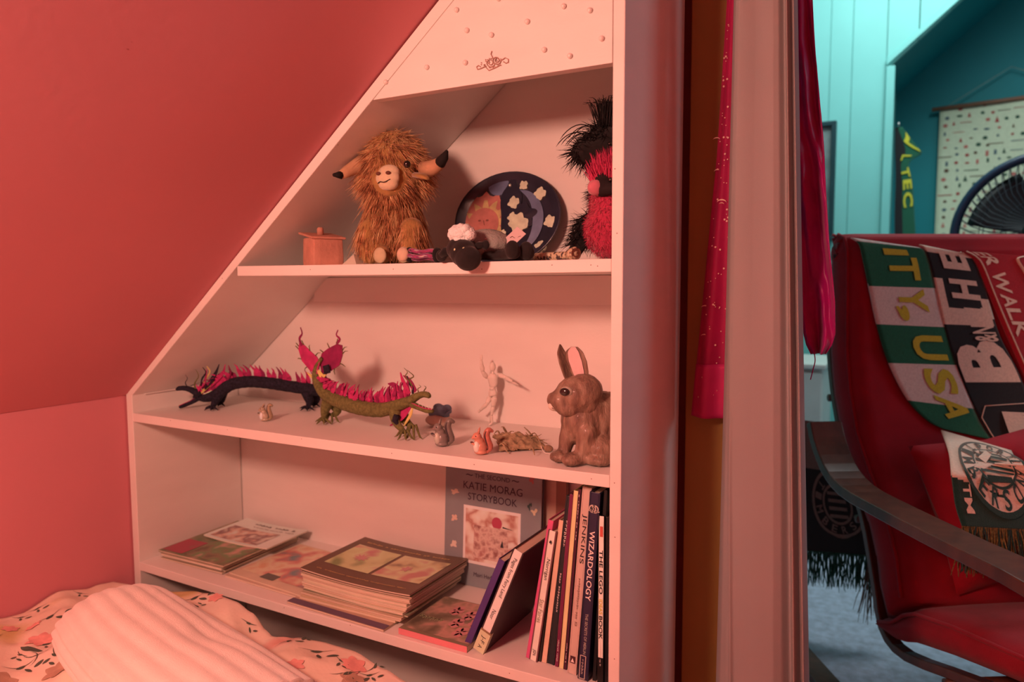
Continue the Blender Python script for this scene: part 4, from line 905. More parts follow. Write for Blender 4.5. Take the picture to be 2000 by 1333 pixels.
# tail fan of the green dragon: two broad fins with curled tips and fringes
for sgn, cx, pts, curl in ((-1, 608, [(618, 728), (606, 722), (592, 705), (586, 685), (588, 672), (596, 678), (608, 690), (617, 698), (622, 708)], [(589, 676), (585, 662), (590, 652), (587, 640)]), (1, 655, [(632, 728), (648, 722), (662, 712), (667, 694), (666, 678), (657, 676), (642, 684), (632, 692), (628, 706)], [(665, 682), (658, 672), (664, 663), (657, 655), (660, 645)])):
    mb = MB(); mx_, my_ = cx, 702; fp = [PG(mx_+(x-mx_)*1.16, my_+(y-my_)*1.14, .004*sgn) for x, y in pts]; mb.prism(fp, (0, .0018, 0)); fin = mb.build('tail_fin', felt_p if sgn < 0 else felt_q, eG)
    mb = MB(); L_ = seg([PG(x, y, .004*sgn) for x, y in curl], 14); ribbon(mb, L_, ri([.0042, .0035, .0018, .001], 14), (-.3, -.95, 0)); mb.build('curled_tip', felt_q, fin)
    q_ = random.Random(4)
    for k in range(9):
        i = k*(len(fp)-2)//9; a = fp[i].lerp(fp[i+1], q_.random()); c = PG(cx, 702, .004*sgn); d = (a-c); d.y = 0; d.normalize()
        mb = MB(); mb.tube([a, a+d*.008+V((0, 0, .002)), a+d*.013+V((.003, 0, 0))], [.0013, .001, .0004], 5); mb.build('fringe', felt_g, fin)
    mb = MB(); L_ = seg([PG(618+sgn*2, 722, -.003), PG(620+sgn*10, 736, -.003), PG(620+sgn*20, 728, -.003)], 6); ribbon(mb, L_, [.002, .004, .005, .005, .003, .002, .0006], (0, -1, .2)); mb.build('fin_root', felt_o, fin)
mb = MB(); c = PG(638, 722, -.006); mb.obox(c, (.0075, 0, .002), (0, .0015, 0), (-.002, 0, .0085)); mb.build('black_patch', felt_b, eG)
mb = MB(); L_ = [PG(775, 812, -.012), PG(772, 822, -.012), PG(778, 832, -.012)]; mb.tube(L_, [.006, .007, .003], 8); mb.build('black_patch', felt_b, eG)

# ------------------------------------------------------------------ squirrels
def squirrel(px, py, h, cols, label, ydep=None):
    p = PZ(px, py, ZS2); p = PZ(px, py, zs2(p.x)); z0 = zs2(p.x); o = V((p.x, p.y, z0))
    e = empty('squirrel_figurine', tuple(o), label, 'figurine', 'china squirrels on the middle shelf')
    s = h/.045; r = V((.88, .47, 0)); f = V((.47, -.88, 0))      # r = to the right in view
    def G(a, b, c=0): return o+r*(a*s)+V((0, 0, b*s))+f*(c*s)
    cm, cb, ct, cdk = cols
    blob('body', [('e', G(.001, .0125, 0), (.0115*s, .0115*s, .0125*s)), ('e', G(-.0015, .023, .001), (.0085*s, .0085*s, .009*s)), ('e', G(.001, .0045, 0), (.0120*s, .0115*s, .0045*s)), ('e', G(-.005, .032, .002), (.0082*s, .0075*s, .0072*s)),
        ('c', G(-.007, .031, .002), G(-.0125, .0295, .003), .0052*s, .0028*s)], cm, e, .0012*s, 4)
    mb = MB(); mb.ell(G(-.0055, .0145, .006), (.0062*s, .0062*s, .0105*s), 12, 8); mb.build('belly', cb, e)
    for dy in (-.004, .005):
        mb = MB(); mb.tube([G(-.003, .037, dy), G(-.0015, .043, dy), G(0, .0475, dy)], [.0024*s, .0018*s, .0002*s], 8); mb.build('ear', cm, e)
        mb = MB(); mb.tube([G(-.004, .021, dy+.002), G(-.009, .0185, dy+.003), G(-.0145, .0205, .004)], [.0028*s, .0022*s, .0018*s], 8); mb.build('forepaw', cm, e)
    mb = MB(); mb.ell(G(-.007, .0335, .0088), (.0012*s, .0009*s, .0012*s), 8, 6); mb.build('eye', eye, e)
    mb = MB(); mb.ell(G(-.0145, .022, .004), (.0028*s, .0022*s, .0018*s), 8, 6); mb.build('nut', cdk, e)
    T_ = seg([G(.010, .003), G(.0165, .012), (G(.013, .024)), G(.0110, .034), G(.0145, .0425), G(.0205, .041)], 16)
    mb = MB(); mb.tube(T_, ri([.003*s, .0062*s, .0062*s, .0058*s, .0052*s, .003*s], 16), 12); mb.ell(T_[-1], .003*s, 10, 8); mb.build('tail', ct, e)
    mb = MB(); mb.tube([q+f*(.0042*s)-r*(.0026*s) for q in T_[2:13]], ri([.001*s, .0022*s, .0022*s, .001*s], 10), 6); mb.build('tail_stripe', cdk, e)
cer = lambda n, *c: mat(n, T(*c), .35, .15, 90, clear=.3)
squirrel(517, 823, .036, (cer('tan_glaze', 190, 110, 80), cer('cream_glaze', 245, 175, 145), cer('tan_glaze', 175, 98, 66), cer('brown_glaze', 110, 60, 44)), 'smallest tan china squirrel with a cream belly, standing under the black dragon')
squirrel(862, 872, .048, (cer('grey_glaze', 140, 82, 66), cer('cream_glaze', 205, 130, 102), cer('grey_glaze', 130, 76, 60), cer('dark_glaze', 66, 36, 32)), 'grey china squirrel standing just right of the green dragon')
squirrel(938, 888, .044, (cer('red_glaze', 222, 98, 70), cer('cream_glaze', 250, 158, 128), cer('red_glaze', 205, 80, 58), cer('dark_glaze', 90, 36, 30)), 'glossy red china squirrel in front of the bundle of brown bark')
# small blue crumpled creature behind the grey squirrel
z_ = zs2(-.8)
e = empty('blue_whale_toy', (PY(860, 800, 1.20).x, 1.20, z_), 'small slate-blue rumpled felt toy on a beige cushion behind the grey squirrel', 'toy')
blm2 = mat('slate_blue_felt', T(118, 84, 84), .9, .2, 80, bump=.5, bscale=200); bg = mat('beige_felt', T(222, 126, 98), .9, .06, 40)
q = lambda x, y, d=0: PY(x, y, 1.20+d)
blob('cushion', [('e', V((q(858, 830).x, 1.20, z_+.013)), (.032, .022, .013))], bg, e, .003, 3)
blob('body', [('e', q(862, 803), (.020, .014, .012)), ('e', q(848, 808), (.012, .012, .009)), ('e', q(873, 799), (.010, .01, .009)), ('e', q(856, 796), (.011, .01, .008)), ('e', q(870, 812), (.008, .01, .007))], blm2, e, .002, 2)
mb = MB(); mb.tube([q(872, 810, -.01), q(878, 806, -.012), q(881, 802, -.012)], [.004, .006, .002], 8, flat=.4); mb.build('fin', blm2, e)

# wooden artist's mannequin
wd = mat('pale_beech', T(248, 150, 122), .45, .06, 40, stretch=(1, 1, .2))
ym = 1.262
mp_ = lambda x, y, d=0: PY(x, y, ym+d)
zsm = zs2(-.74)
e = empty('artist_mannequin', (mp_(965, 820).x, ym, zsm), 'jointed pale wooden artist mannequin with one arm raised, dancing near the back wall', 'mannequin')
def limb(nm, a, b, r0, r1, par=None, mid=None):
    mb = MB(); k = 6; rs = ri([r0*.75, mid or r0*1.2, (r0+r1)/2, r1], k); mb.tube([a.lerp(b, i/k) for i in range(k+1)], rs, 10); mb.ell(a, r0*.8, 10, 7); mb.ell(b, r1*.95, 10, 7); return mb.build(nm, wd, par or e)
mb = MB(); mb.ell(mp_(962, 717), (.0066, .0068, .0098), 14, 10); mb.tube([mp_(962, 725), mp_(962, 733)], .0028, 8); mb.build('head', wd, e)
mb = MB(); mb.tube(seg([mp_(962, 730), mp_(962, 737), mp_(963, 748), mp_(962, 756)], 8), ri([.006, .0115, .0100, .0072], 8), 14, flat=.7); mb.build('torso', wd, e)
mb = MB(); mb.tube([mp_(962, 756), mp_(962, 762)], [.0062, .0062], 12); mb.build('waist', wd, e)
mb = MB(); mb.tube(seg([mp_(962, 761), mp_(962, 768), mp_(963, 774)], 4), ri([.0070, .0095, .0085], 4), 14, flat=.75); mb.build('pelvis', wd, e)
u1 = limb('upper_arm', mp_(950, 737), mp_(943, 727, -.01), .0046, .0040); limb('forearm', mp_(943, 727, -.01), mp_(940, 707, -.015), .0042, .0032, u1); mb = MB(); mb.tube([mp_(940, 706, -.015), mp_(940, 700, -.015), mp_(941, 693, -.015)], [.0022, .0036, .0016], 8, flat=.45); mb.build('hand', wd, u1)
u2 = limb('upper_arm', mp_(974, 732), mp_(988, 738, -.006), .0046, .0038); limb('forearm', mp_(988, 738, -.006), mp_(999, 745, -.012), .0040, .0030, u2); mb = MB(); mb.tube([mp_(1000, 746, -.012), mp_(1006, 749, -.014), mp_(1013, 753, -.016)], [.0022, .0036, .0016], 8, flat=.45); mb.build('hand', wd, u2)
t1 = limb('thigh', mp_(958, 775), mp_(951, 789, -.008), .0052, .0040); limb('shin', mp_(951, 789, -.008), mp_(938, 802, -.004), .0040, .0026, t1); mb = MB(); mb.tube([mp_(937, 802, -.004), mp_(934, 806, -.006)], [.003, .0022], 8); mb.build('foot', wd, t1)
ft = mp_(961, 820); ft.z = zsm+.0035
t2 = limb('thigh', mp_(966, 775), mp_(963, 794), .0054, .0042); limb('shin', mp_(963, 794), V((mp_(960, 812).x, ym, mp_(960, 812).z)), .0042, .0026, t2); mb = MB(); mb.tube([mp_(960, 813), ft+V((0, 0, .001)), ft+V((.001, -.012, -.001))], [.003, .0032, .002], 8); mb.build('foot', wd, t2)
mb = MB(); x0 = mp_(956, 815).x; mb.tube([(x0, ym+.004, zsm+.0003), (x0, ym+.004, zsm+.018)], .0012, 6); mb.build('support_rod', mat('brass_rod', T(200, 110, 80), .4, 0, metal=.7), e)

# dried bark and twine bundle
bk_ = mat('dried_bark', T(178, 98, 64), .9, .4, 90, bump=.8, bscale=250)
pz = PZ(1010, 868, ZS2); pz.z = zs2(pz.x)
e = empty('bark_bundle', tuple(pz), 'crumpled bundle of dried brown bark strips tied with white thread, left of the rabbit', 'bark bundle')
rr = random.Random(21)
def H(px, py, z=0): p = PZ(px, py, ZS2); p.z = zs2(p.x)+z; return p
mb = MB()
a0, a1, a2, a3 = H(962, 858), H(975, 883), H(1070, 878), H(1040, 858)
def bf(u, v):
    p = (a0*(1-u)+a3*u)*(v)+(a1*(1-u)+a2*u)*(1-v)
    hh = .004+.020*math.sin(math.pi*v)**.6*math.sin(math.pi*min(1, .12+u*.88))**.5*(1-.35*u)
    return V((p.x, p.y, p.z+hh+.004*noise.noise((u*9, v*7, 2))+.002*math.sin(u*40+v*8)*v))
mb.grid(bf, 40, 20, th=.0015); mb.build('bark_sheet', bk_, e)
for k in range(20):
    s0 = H(rr.uniform(965, 1040), rr.uniform(856, 884), rr.uniform(.006, .022)); ln = rr.uniform(.015, .035); a = rr.gauss(.15, .7)
    P_ = [s0+V((math.cos(a)*ln*t, math.sin(a)*ln*t, .006*math.sin(t*5.1+k)-.008*t)) for t in (0, .25, .5, .75, 1)]
    for p in P_: p.z = max(p.z, zs2(p.x)+.0025)
    mb = MB(); mb.tube(seg(P_, 8), ri([.0010, .0022, .0018, .0008], 8), 6, flat=.6); mb.build('bark_strip', bk_, e)
mb = MB(); mb.tube(seg([H(1056, 872, .006), H(1058, 880, .006), H(1063, 886, .003), H(1072, 887, .0015), H(1078, 888, .0012)], 12), .0009, 6); mb.build('white_thread', mat('white_thread', (.8, .75, .7), .8, 0), e)
mb = MB(); p = H(1071, 882, .0062); mb.ell(p, (.0085, .006, .0060), 14, 10); mb.build('seed_pod', mat('seed_pod', T(165, 84, 56), .7, .3, 120), e)

# ------------------------------------------------------------------ rabbit
yr = 1.065
def Rb(px, py, d=0): return PY(px, py, yr+d)
zr = zs2(-.45)
rab = empty('rabbit_figurine', (Rb(1150, 900).x, yr, zr), 'large brown painted rabbit figurine with upright ears at the right end of the middle shelf', 'figurine')
rm = mat('painted_rabbit_fur', (0, 0, 0), .5, ramp=[(.32, T(112, 54, 38)), (.5, T(146, 74, 52)), (.70, T(172, 94, 68))], rscale=34, stretch=(2.2, 2.2, .8), bump=.8, bscale=170, clear=.15, detail=5)
zg = zr+.0005
bod = blob('body', [('e', Rb(1138, 822, .0), (.036, .035, .040)), ('e', Rb(1180, 826, .030), (.040, .043, .052)), ('e', V((-.420, yr+.035, zr+.045)), (.038, .042, .042)), ('e', V((-.415, yr+.0, zr+.026)), (.030, .032, .025)), ('e', Rb(1148, 800, .005), (.033, .030, .028)),
    ('c', Rb(1112, 840, -.012), V((Rb(1110, 890).x, yr-.020, zg+.010)), .0150, .0105), ('c', Rb(1148, 845, -.022), V((Rb(1146, 893).x, yr-.028, zg+.011)), .0160, .0115),
    ('e', V((Rb(1105, 897).x, yr-.027, zg+.0095)), (.0145, .017, .0095)), ('e', V((Rb(1136, 899).x-.001, yr-.040, zg+.0105)), (.0155, .019, .0105)), ('e', V((Rb(1176, 893).x, yr-.018, zg+.010)), (.024, .022, .010))], rm, rab, .0025, 5,
    disp=lambda p: .0016*noise.noise((p.x*190, p.y*190, p.z*50))+.0010*noise.noise((p.x*70, p.y*70, p.z*25)))
hed = blob('head', [('e', Rb(1126, 772, -.012), (.035, .031, .031)), ('e', Rb(1140, 764, -.008), (.031, .028, .028)), ('e', Rb(1098, 783, -.022), (.022, .021, .020)), ('e', Rb(1112, 795, -.020), (.024, .022, .017)), ('e', Rb(1082, 781, -.026), (.012, .012, .013)), ('e', Rb(1138, 790, -.006), (.030, .027, .022))], rm, rab, .0022, 5,
    disp=lambda p: .0007*noise.noise((p.x*150, p.y*150, p.z*90)))
def ear(cpts, wid, dep, tilt, inner):
    n_ = 18; C2 = seg([Rb(*c) for c in cpts], n_); W_ = ri(wid, n_); mb = MB(); vs = []; fs = []; k = 16
    sdv = V((math.cos(tilt), math.sin(tilt), 0)); nv_ = V((sdv.y, -sdv.x, 0))
    for i, c in enumerate(C2):
        for j in range(k):
            a = 2*math.pi*j/k; x_, y_ = math.cos(a), math.sin(a)
            yy = y_*dep*(.6 if y_ > 0 else 1)-(.35*dep*(1-abs(x_)) if y_ > 0 else 0)*1.6
            vs.append(c+sdv*(x_*W_[i])+nv_*(yy*(W_[i]/max(W_))**.5))
    for i in range(n_):
        for j in range(k): fs.append((i*k+j, i*k+(j+1) % k, (i+1)*k+(j+1) % k, (i+1)*k+j))
    fs += [tuple(range(k-1, -1, -1)), tuple(range(n_*k, n_*k+k))]
    mb.add(vs, fs, 0, True); o_ = mb.build('ear', rm, hed if False else rab)
    if inner:
        mb = MB(); vs = []
        for i, c in enumerate(C2[3:]):
            w_ = W_[i+3]*.62
            for x_ in (-1, -.5, 0, .5, 1): vs.append(c+sdv*(x_*w_-.0008)+nv_*(dep*.62-.0012*(1-x_*x_)))
        m2 = len(C2)-3; mb.add(vs, [(i*5+j, i*5+j+1, (i+1)*5+j+1, (i+1)*5+j) for i in range(m2-1) for j in range(4)], 0, True); mb.build('inner_ear', mat('pink_inner_ear', T(232, 128, 108), .6, .06, 60), o_)
ear([(1120, 755, .0), (1112, 735, .0), (1104, 710, .0), (1097, 690, .0), (1094, 673, .0)], [.010, .0130, .0140, .0105, .0015], .0045, 1.25, False)
ear([(1137, 752, -.004), (1132, 728, -.006), (1126, 706, -.006), (1122, 688, -.006), (1122, 678, -.006)], [.008, .0155, .0178, .0150, .006], .0050, .05, True)
ep = Rb(1103, 766, -.0445)
er = mat('pale_eye_ring', T(190, 116, 90), .5, .15, 90)
mb = MB(); mb.ell(ep+V((.001, .0040, .0)), (.0110, .0055, .0080), 16, 10); mb.build('eye_ring', er, rab)
mb = MB(); mb.ell(ep+V((0, -.0002, 0)), (.0088, .0046, .0064), 16, 12); mb.build('eye', mat('brown_glass_eye', T(52, 24, 18), .06, .3, 60, clear=1), rab)
np_ = Rb(1072, 783, -.030)
mb = MB(); mb.ell(np_+V((.002, .001, .001)), (.0045, .004, .0035), 12, 8); mb.build('nose', mat('painted_nose', T(110, 45, 38), .4, .1, 60), rab)
mb = MB(); mb.ell(Rb(1083, 793, -.030), (.0105, .0095, .0085), 14, 10); mb.build('chin_patch', mat('pale_chin', T(232, 140, 110), .5, .08, 60), rab)
mb = MB(); mb.tube([np_+V((.001, -.002, -.004)), np_+V((.006, -.006, -.009)), np_+V((.013, -.011, -.010))], .0006, 5); mb.build('mouth_line', mat('mouth_line', T(90, 40, 32), .6, 0), rab)

# ------------------------------------------------------------------ doorway curtain and hanging scarves
rodm = mat('brushed_steel', (.5, .5, .5), .35, .05, 40, metal=1)
e = empty('curtain_rod', (.25, 1.262, 2.02), 'steel curtain rod above the doorway', 'curtain rod')
mb = MB(); mb.tube([(-.36, 1.262, 2.02), (.85, 1.262, 2.02)], .009, 12); mb.build('rod', rodm, e)
for x in (-.335, .82):
    mb = MB(); mb.tube([(x, 1.262, 2.02), (x, 1.324, 2.02)], .006, 8); mb.build('bracket', rodm, e)
# white curtain, drawn to the left: outline measured top and bottom, pleats as a plan curve
cur = mat('white_cotton_voile', (.52, .50, .50), .8, .03, 4, bump=.2, bscale=700, trans=.38, sheen=.2)
PLAN = [(0, .030), (.04, .010), (.09, -.006), (.16, -.012), (.40, -.010), (.66, -.012), (.74, -.006), (.80, .008), (.83, .008), (.855, -.016), (.88, -.018), (.905, .008), (.93, .004), (.955, -.016), (.98, -.012), (1, .020)]
def plan(u, k):
    xs = [p[0] for p in PLAN]; return float(np.interp(u, xs, [p[1] for p in PLAN]))
pu = np.linspace(0, 1, 241); pv = np.array([plan(u, 0) for u in pu]); ker = np.hanning(13); ker /= ker.sum(); pv = np.convolve(np.pad(pv, 6, 'edge'), ker, 'valid')
def curt(u, v):
    z = .03+1.98*v
    yl = 1.235
    zt, zb_ = 1.50, .30; t = (z-zb_)/(zt-zb_)
    xl = PY(1390, 1333, yl).x*(1-t)+PY(1428, 0, yl).x*t; xr = PY(1581, 1333, yl).x*(1-t)+PY(1553, 0, yl).x*t
    x = xl+(xr-xl)*u
    y = yl+float(np.interp(u, pu, pv))*(1.15-.4*min(1, max(0, t)))+.003*math.sin(u*9+z*2.2)
    # one crease wandering across the left part
    cpos = .10+.22*max(0, .5-t)+.02*math.sin(z*2)
    y -= .006*math.exp(-((u-cpos)/.02)**2)*min(1, max(0, 1.1-z))
    return (x, y, z)
mb = MB(); mb.grid(curt, 240, 60, th=.0012)
tag(mb.build('white_curtain', cur), 'long white voile curtain bunched at the left of the doorway between two pink scarves', 'curtain', )
# crimson chiffon scarf printed with moons and stars, left of the curtain
chf = mat('crimson_chiffon', T(206, 14, 52), .6, .12, 14, trans=.3, sheen=.2, bump=.15, bscale=400); chf2 = mat('crimson_chiffon_double', T(222, 28, 64), .6, .15, 10, trans=.25)
LE = [(0, 1419, 1470), (170, 1407, 1470), (300, 1398, 1470), (450, 1383, 1470), (600, 1369, 1470), (715, 1358, 1470), (815, 1349, 1470)]
def chif(u, v, y0=1.287):
    py = -60+v*(812+60); l = np.interp(py, [a[0] for a in LE], [a[1] for a in LE]); r = 1470
    p = PY(l+(r-l)*u, py+6*math.sin(u*3.5)*(v > .9), y0); y = y0+.006*math.sin(u*8+v*3)+.004*math.sin(u*17+1)
    return (p.x, y, p.z)
sc1 = empty('moon_print_scarf', (PY(1400, 600, 1.287).x, 1.287, PY(1400, 818, 1.287).z), 'crimson chiffon scarf with pale moons and stars hanging left of the white curtain', 'scarf')
mb = MB(); mb.grid(lambda u, v: chif(u, 1-v), 24, 70, th=.0006); mb.build('scarf_cloth', chf, sc1)
mb = MB()
mb.grid(lambda u, v: tuple(V(chif(u, .885+.115*(1-v)))-V((0, .0016+.001*v, 0))), 20, 10, th=.0004); mb.build('scarf_hem', chf2, sc1)
gp = mat('pale_gold_print', T(246, 120, 96), .5, .1, 60); mb = MB()
def onc(px, py):
    v = (py+60)/872; l = np.interp(py, [a[0] for a in LE], [a[1] for a in LE]); u = (px-l)/(1470-l); return V(chif(u, v))-V((0, .0018, 0))
def moon(px, py, s_, a0=.3, sp=2.4):
    c = onc(px, py); vs = []; k = 10
    for i in range(k+1):
        a = a0+sp*i/k; w_ = .28*math.sin(math.pi*i/k)
        for r_ in (1, 1-w_): vs.append(c+V((math.cos(a)*s_*r_, 0, math.sin(a)*s_*r_)))
    mb.add(vs, [(2*i, 2*i+1, 2*i+3, 2*i+2) for i in range(k)])
for px, py, s_ in ((1398, 275, .007), (1400, 338, .008), (1411, 400, .009), (1376, 605, .008), (1376, 660, .007), (1411, 402, .005)): moon(px, py, s_)
q_ = random.Random(2)
for i in range(80):
    py = q_.uniform(30, 805); l = np.interp(py, [a[0] for a in LE], [a[1] for a in LE]); px = l+q_.uniform(.1, .95)*(1425-l)
    c = onc(px, py); s_ = q_.choice((.0009, .0012, .0018)); disc(mb, c, V((s_, 0, 0)), V((0, 0, s_)), 6)
o_ = mb.build('moon_and_star_print', gp, sc1); o_['kind'] = 'stuff'
# magenta satin scarf right of the curtain
sat = mat('magenta_satin', S(172, 10, 122), .38, .10, 12, trans=.22, sheen=.3)
RE = [(-60, 1510, 1582), (0, 1530, 1586), (120, 1535, 1593), (260, 1545, 1606), (380, 1550, 1614), (500, 1558, 1623), (590, 1565, 1632), (650, 1570, 1632), (672, 1574, 1626), (690, 1584, 1612)]
def satf(u, v):
    py = -60+v*752; l = np.interp(py, [a[0] for a in RE], [a[1] for a in RE]); r = np.interp(py, [a[0] for a in RE], [a[2] for a in RE])
    y = 1.30+.008*math.sin(u*7+v*5)+.007*math.sin(u*13-v*11+2*noise.noise((u*2, v*6, 0)))+.005*noise.noise((u*5, v*22, 5))
    p = PY(l+(r-l)*u, py, 1.30); return (p.x, y, p.z)
sc2 = empty('magenta_scarf', (PY(1600, 600, 1.30).x, 1.30, PY(1595, 690, 1.30).z), 'creased magenta satin scarf hanging right of the white curtain', 'scarf')
mb = MB(); mb.grid(lambda u, v: satf(u, 1-v), 36, 110, th=.0007); mb.build('scarf_cloth', sat, sc2)
mb = MB(); mb.tube([satf(.03+.0*i, i/40) for i in range(41)], .0013, 6); mb.tube([satf(.985, i/40) for i in range(41)], .0013, 6); mb.build('rolled_edge', sat, sc2)['kind'] = 'stuff'
mb = MB(); mb.tube(seg([PY(1590, 686, 1.299), PY(1592, 705, 1.299), PY(1588, 722, 1.297), PY(1583, 742, 1.299)], 10), .0009, 5); mb.build('loose_thread', sat, sc2)

# ------------------------------------------------------------------ armchair in the far room
OA = V((-.185, 1.95, 0)); CF = V((.525, -.851, 0)).normalized(); CL = V((.851, .525, 0)).normalized()
def A_(f, l, z): return OA+CF*f+CL*l+V((0, 0, z))
chair = empty('armchair', tuple(A_(.35, .32, 0)), 'red-cushioned bentwood armchair in the far room, scarves draped over its high back', 'armchair')
redc = mat('red_canvas', S(146, 6, 30), .9, .10, 20, bump=.35, bscale=500, sheen=.08); wal = mat('brown_bent_wood', S(84, 48, 34), .4, .3, 6, stretch=(6, 6, 1), clear=.2)
PROF = [(-.045, 1.122), (-.012, 1.112), (.006, 1.075), (.012, .95), (.018, .83), (.040, .73), (.080, .63), (.145, .545), (.215, .465), (.262, .38), (.285, .300)]
def prof(s_):
    n_ = len(PROF)-1; t = min(.9999, max(0, s_))*n_; i = int(t); t -= i; a, b = PROF[i], PROF[i+1]; return a[0]+(b[0]-a[0])*t, a[1]+(b[1]-a[1])*t
LC0, LC1 = .085, .60
def backf(u, v):      # v: 0 crest .. 1 bottom
    f, z = prof(v); e_ = min(u, 1-u); rnd = .030*max(0, 1-e_/.055)**2; return A_(f-rnd+.006*math.sin(v*25)*(1 if .1 < v < .9 else 0)*.3, LC0+(LC1-LC0)*u, z)
mb = MB(); NU, NV = 40, 50
fr_ = [[backf(i/NU, j/NV) for i in range(NU+1)] for j in range(NV+1)]
def thick(j): return .085-.03*max(0, 1-j/NV/.12)
vs = []; 
for j in range(NV+1):
    f, z = prof(j/NV); f2, z2 = prof(min(1, j/NV+.01)); tx, tz = f2-f, z2-z; L_ = math.hypot(tx, tz) or 1; nx, nz = -tz/L_, tx/L_   # toward front
    if j == NV: nx, nz = .6, .8
    row = fr_[j]; th_ = thick(j)
    ring = list(row)+[row[-1]-CF*(nx*th_*k)-V((0, 0, nz*th_*k))+CL*(.012*math.sin(k*3.1)) for k in (.33, .66, 1)]+[p-CF*(nx*th_)-V((0, 0, nz*th_)) for p in row[::-1][1:-1]]+[row[0]-CF*(nx*th_*k)-V((0, 0, nz*th_*k))-CL*(.012*math.sin(k*3.1)) for k in (1, .66, .33)]
    vs.append(ring)
m_ = len(vs[0]); fs = [(j*m_+i, j*m_+(i+1) % m_, (j+1)*m_+(i+1) % m_, (j+1)*m_+i) for j in range(NV) for i in range(m_)]
fs += [tuple(range(m_-1, -1, -1)), tuple(range(NV*m_, NV*m_+m_))]
mb.add([p for r_ in vs for p in r_], fs, 0, True); mb.build('back_cushion', redc, chair)
for off in (.0, -.085):
    mb = MB(); pts = []
    for j in range(0, 41):
        f, z = prof(j/40); rnd = .030 if off == 0 else 0; pts.append(A_(f+off-rnd+(.03 if off and j < 4 else 0), LC0-.002, z))
    mb.tube(pts, .0045, 8); mb.build('piping', redc, chair)
# headrest flap seam + seat cushion
SP = [(.175, .190, .215), (.23, .194, .240), (.27, .206, .275), (.31, .225, .297), (.43, .26, .327), (.61, .305, .360), (.80, .345, .395), (.91, .355, .395), (.94, .345, .37)]
mb = MB(); n_ = 30; rows = []
for i in range(n_+1):
    t = i/n_*(len(SP)-1); k = min(int(t), len(SP)-2); t -= k; a = [SP[k][q]+(SP[k+1][q]-SP[k][q])*t for q in range(3)]
    rows.append([A_(a[0], LC0+.004, a[1]), A_(a[0], LC0-.012, (a[1]+a[2])/2), A_(a[0], LC0+.006, a[2]-.004)]+[A_(a[0], LC0+(LC1-LC0)*u, a[2]+.012*math.sin(math.pi*u)**.5) for u in (.06, .2, .4, .6, .8, .94)]+[A_(a[0], LC1-.006, a[2]-.004), A_(a[0], LC1+.012, (a[1]+a[2])/2), A_(a[0], LC1-.004, a[1])])
m_ = len(rows[0]); mb.add([p for r_ in rows for p in r_], [(j*m_+i, (j+1)*m_+i, (j+1)*m_+(i+1) % m_, j*m_+(i+1) % m_) for j in range(n_) for i in range(m_)]+[tuple(range(m_)), tuple(range(n_*m_+m_-1, n_*m_-1, -1))], 0, True); mb.build('seat_cushion', redc, chair)
mb = MB(); mb.tube([A_(a[0], LC0-.006, a[2]-.008) for a in SP], .0045, 8); mb.build('piping', redc, chair)
# bentwood arms: wide thin laminated strips
def strip(name, pts, w_, th_, l0, par=chair):
    P3 = seg([A_(f, l0, z) for f, z in pts], 30); mb = MB(); vs = []
    for i, p in enumerate(P3):
        t = (P3[min(i+1, 30)]-P3[max(0, i-1)]).normalized(); n_ = CL.cross(t).normalized()
        vs += [p-CL*w_+n_*th_, p+CL*w_+n_*th_, p+CL*w_-n_*th_, p-CL*w_-n_*th_]
    fs = [(4*i+k, 4*i+(k+1) % 4, 4*i+4+(k+1) % 4, 4*i+4+k) for i in range(30) for k in range(4)]+[(3, 2, 1, 0), (120, 121, 122, 123)]
    mb.add(vs, fs); return bevel(mb.build(name, wal, par), .003)
ARM = [(.045, .655), (.075, .605), (.13, .556), (.21, .530), (.35, .528), (.55, .532), (.72, .538), (.83, .525), (.885, .47), (.895, .40), (.885, .2), (.87, .02)]
for l0 in (0.0, .65):
    strip('armrest', ARM, .040, .012, l0)
    strip('side_rail', [(.86, .030), (.5, .016), (.2, .014), (-.15, .018)], .030, .010, l0)
for l0 in (.105, .560):
    strip('back_rail', [(-.135, 1.04), (-.130, .86), (-.108, .74), (-.062, .62), (.01, .50), (.075, .40), (.125, .28), (.165, .185), (.25, .165), (.43, .215), (.61, .265), (.85, .315)], .014, .010, l0)
for z, f in ((.95, -.148), (.70, -.112), (.42, .045), (.195, .40), (.275, .78)):
    mb = MB(); mb.tube([A_(f, .09, z-.01), A_(f, .575, z-.01)], .010, 10); mb.build('cross_bar', wal, chair)

def on_back(px, py, lift=.009):
    """point where the sight line meets the front of the back cushion"""
    d = ray(px, py); best = None
    o_ = CAM-OA; f0, z0 = o_.dot(CF), CAM.z; df, dz = d.dot(CF), d.z
    for i in range(len(PROF)-1):
        (fa, za), (fb, zb2) = PROF[i], PROF[i+1]
        ex_, ez = fb-fa, zb2-za; den = df*ez-dz*ex_
        if abs(den) < 1e-9: continue
        t = ((fa-f0)*ez-(za-z0)*ex_)/den; s_ = ((fa-f0)*dz-(za-z0)*df)/den
        if -.02 <= s_ <= 1.02 and t > 0:
            n_ = V((0, 0, 0))+CF*(-ez)+V((0, 0, ex_)); n_.normalize(); n_ = n_ if n_.dot(CF) > 0 else -n_
            c = CAM+d*t+n_*lift
            if best is None or t < best[0]: best = (t, c)
    if best is None:
        t = (PROF[1][0]-f0)/df; return CAM+d*t+CF*lift
    return best[1]
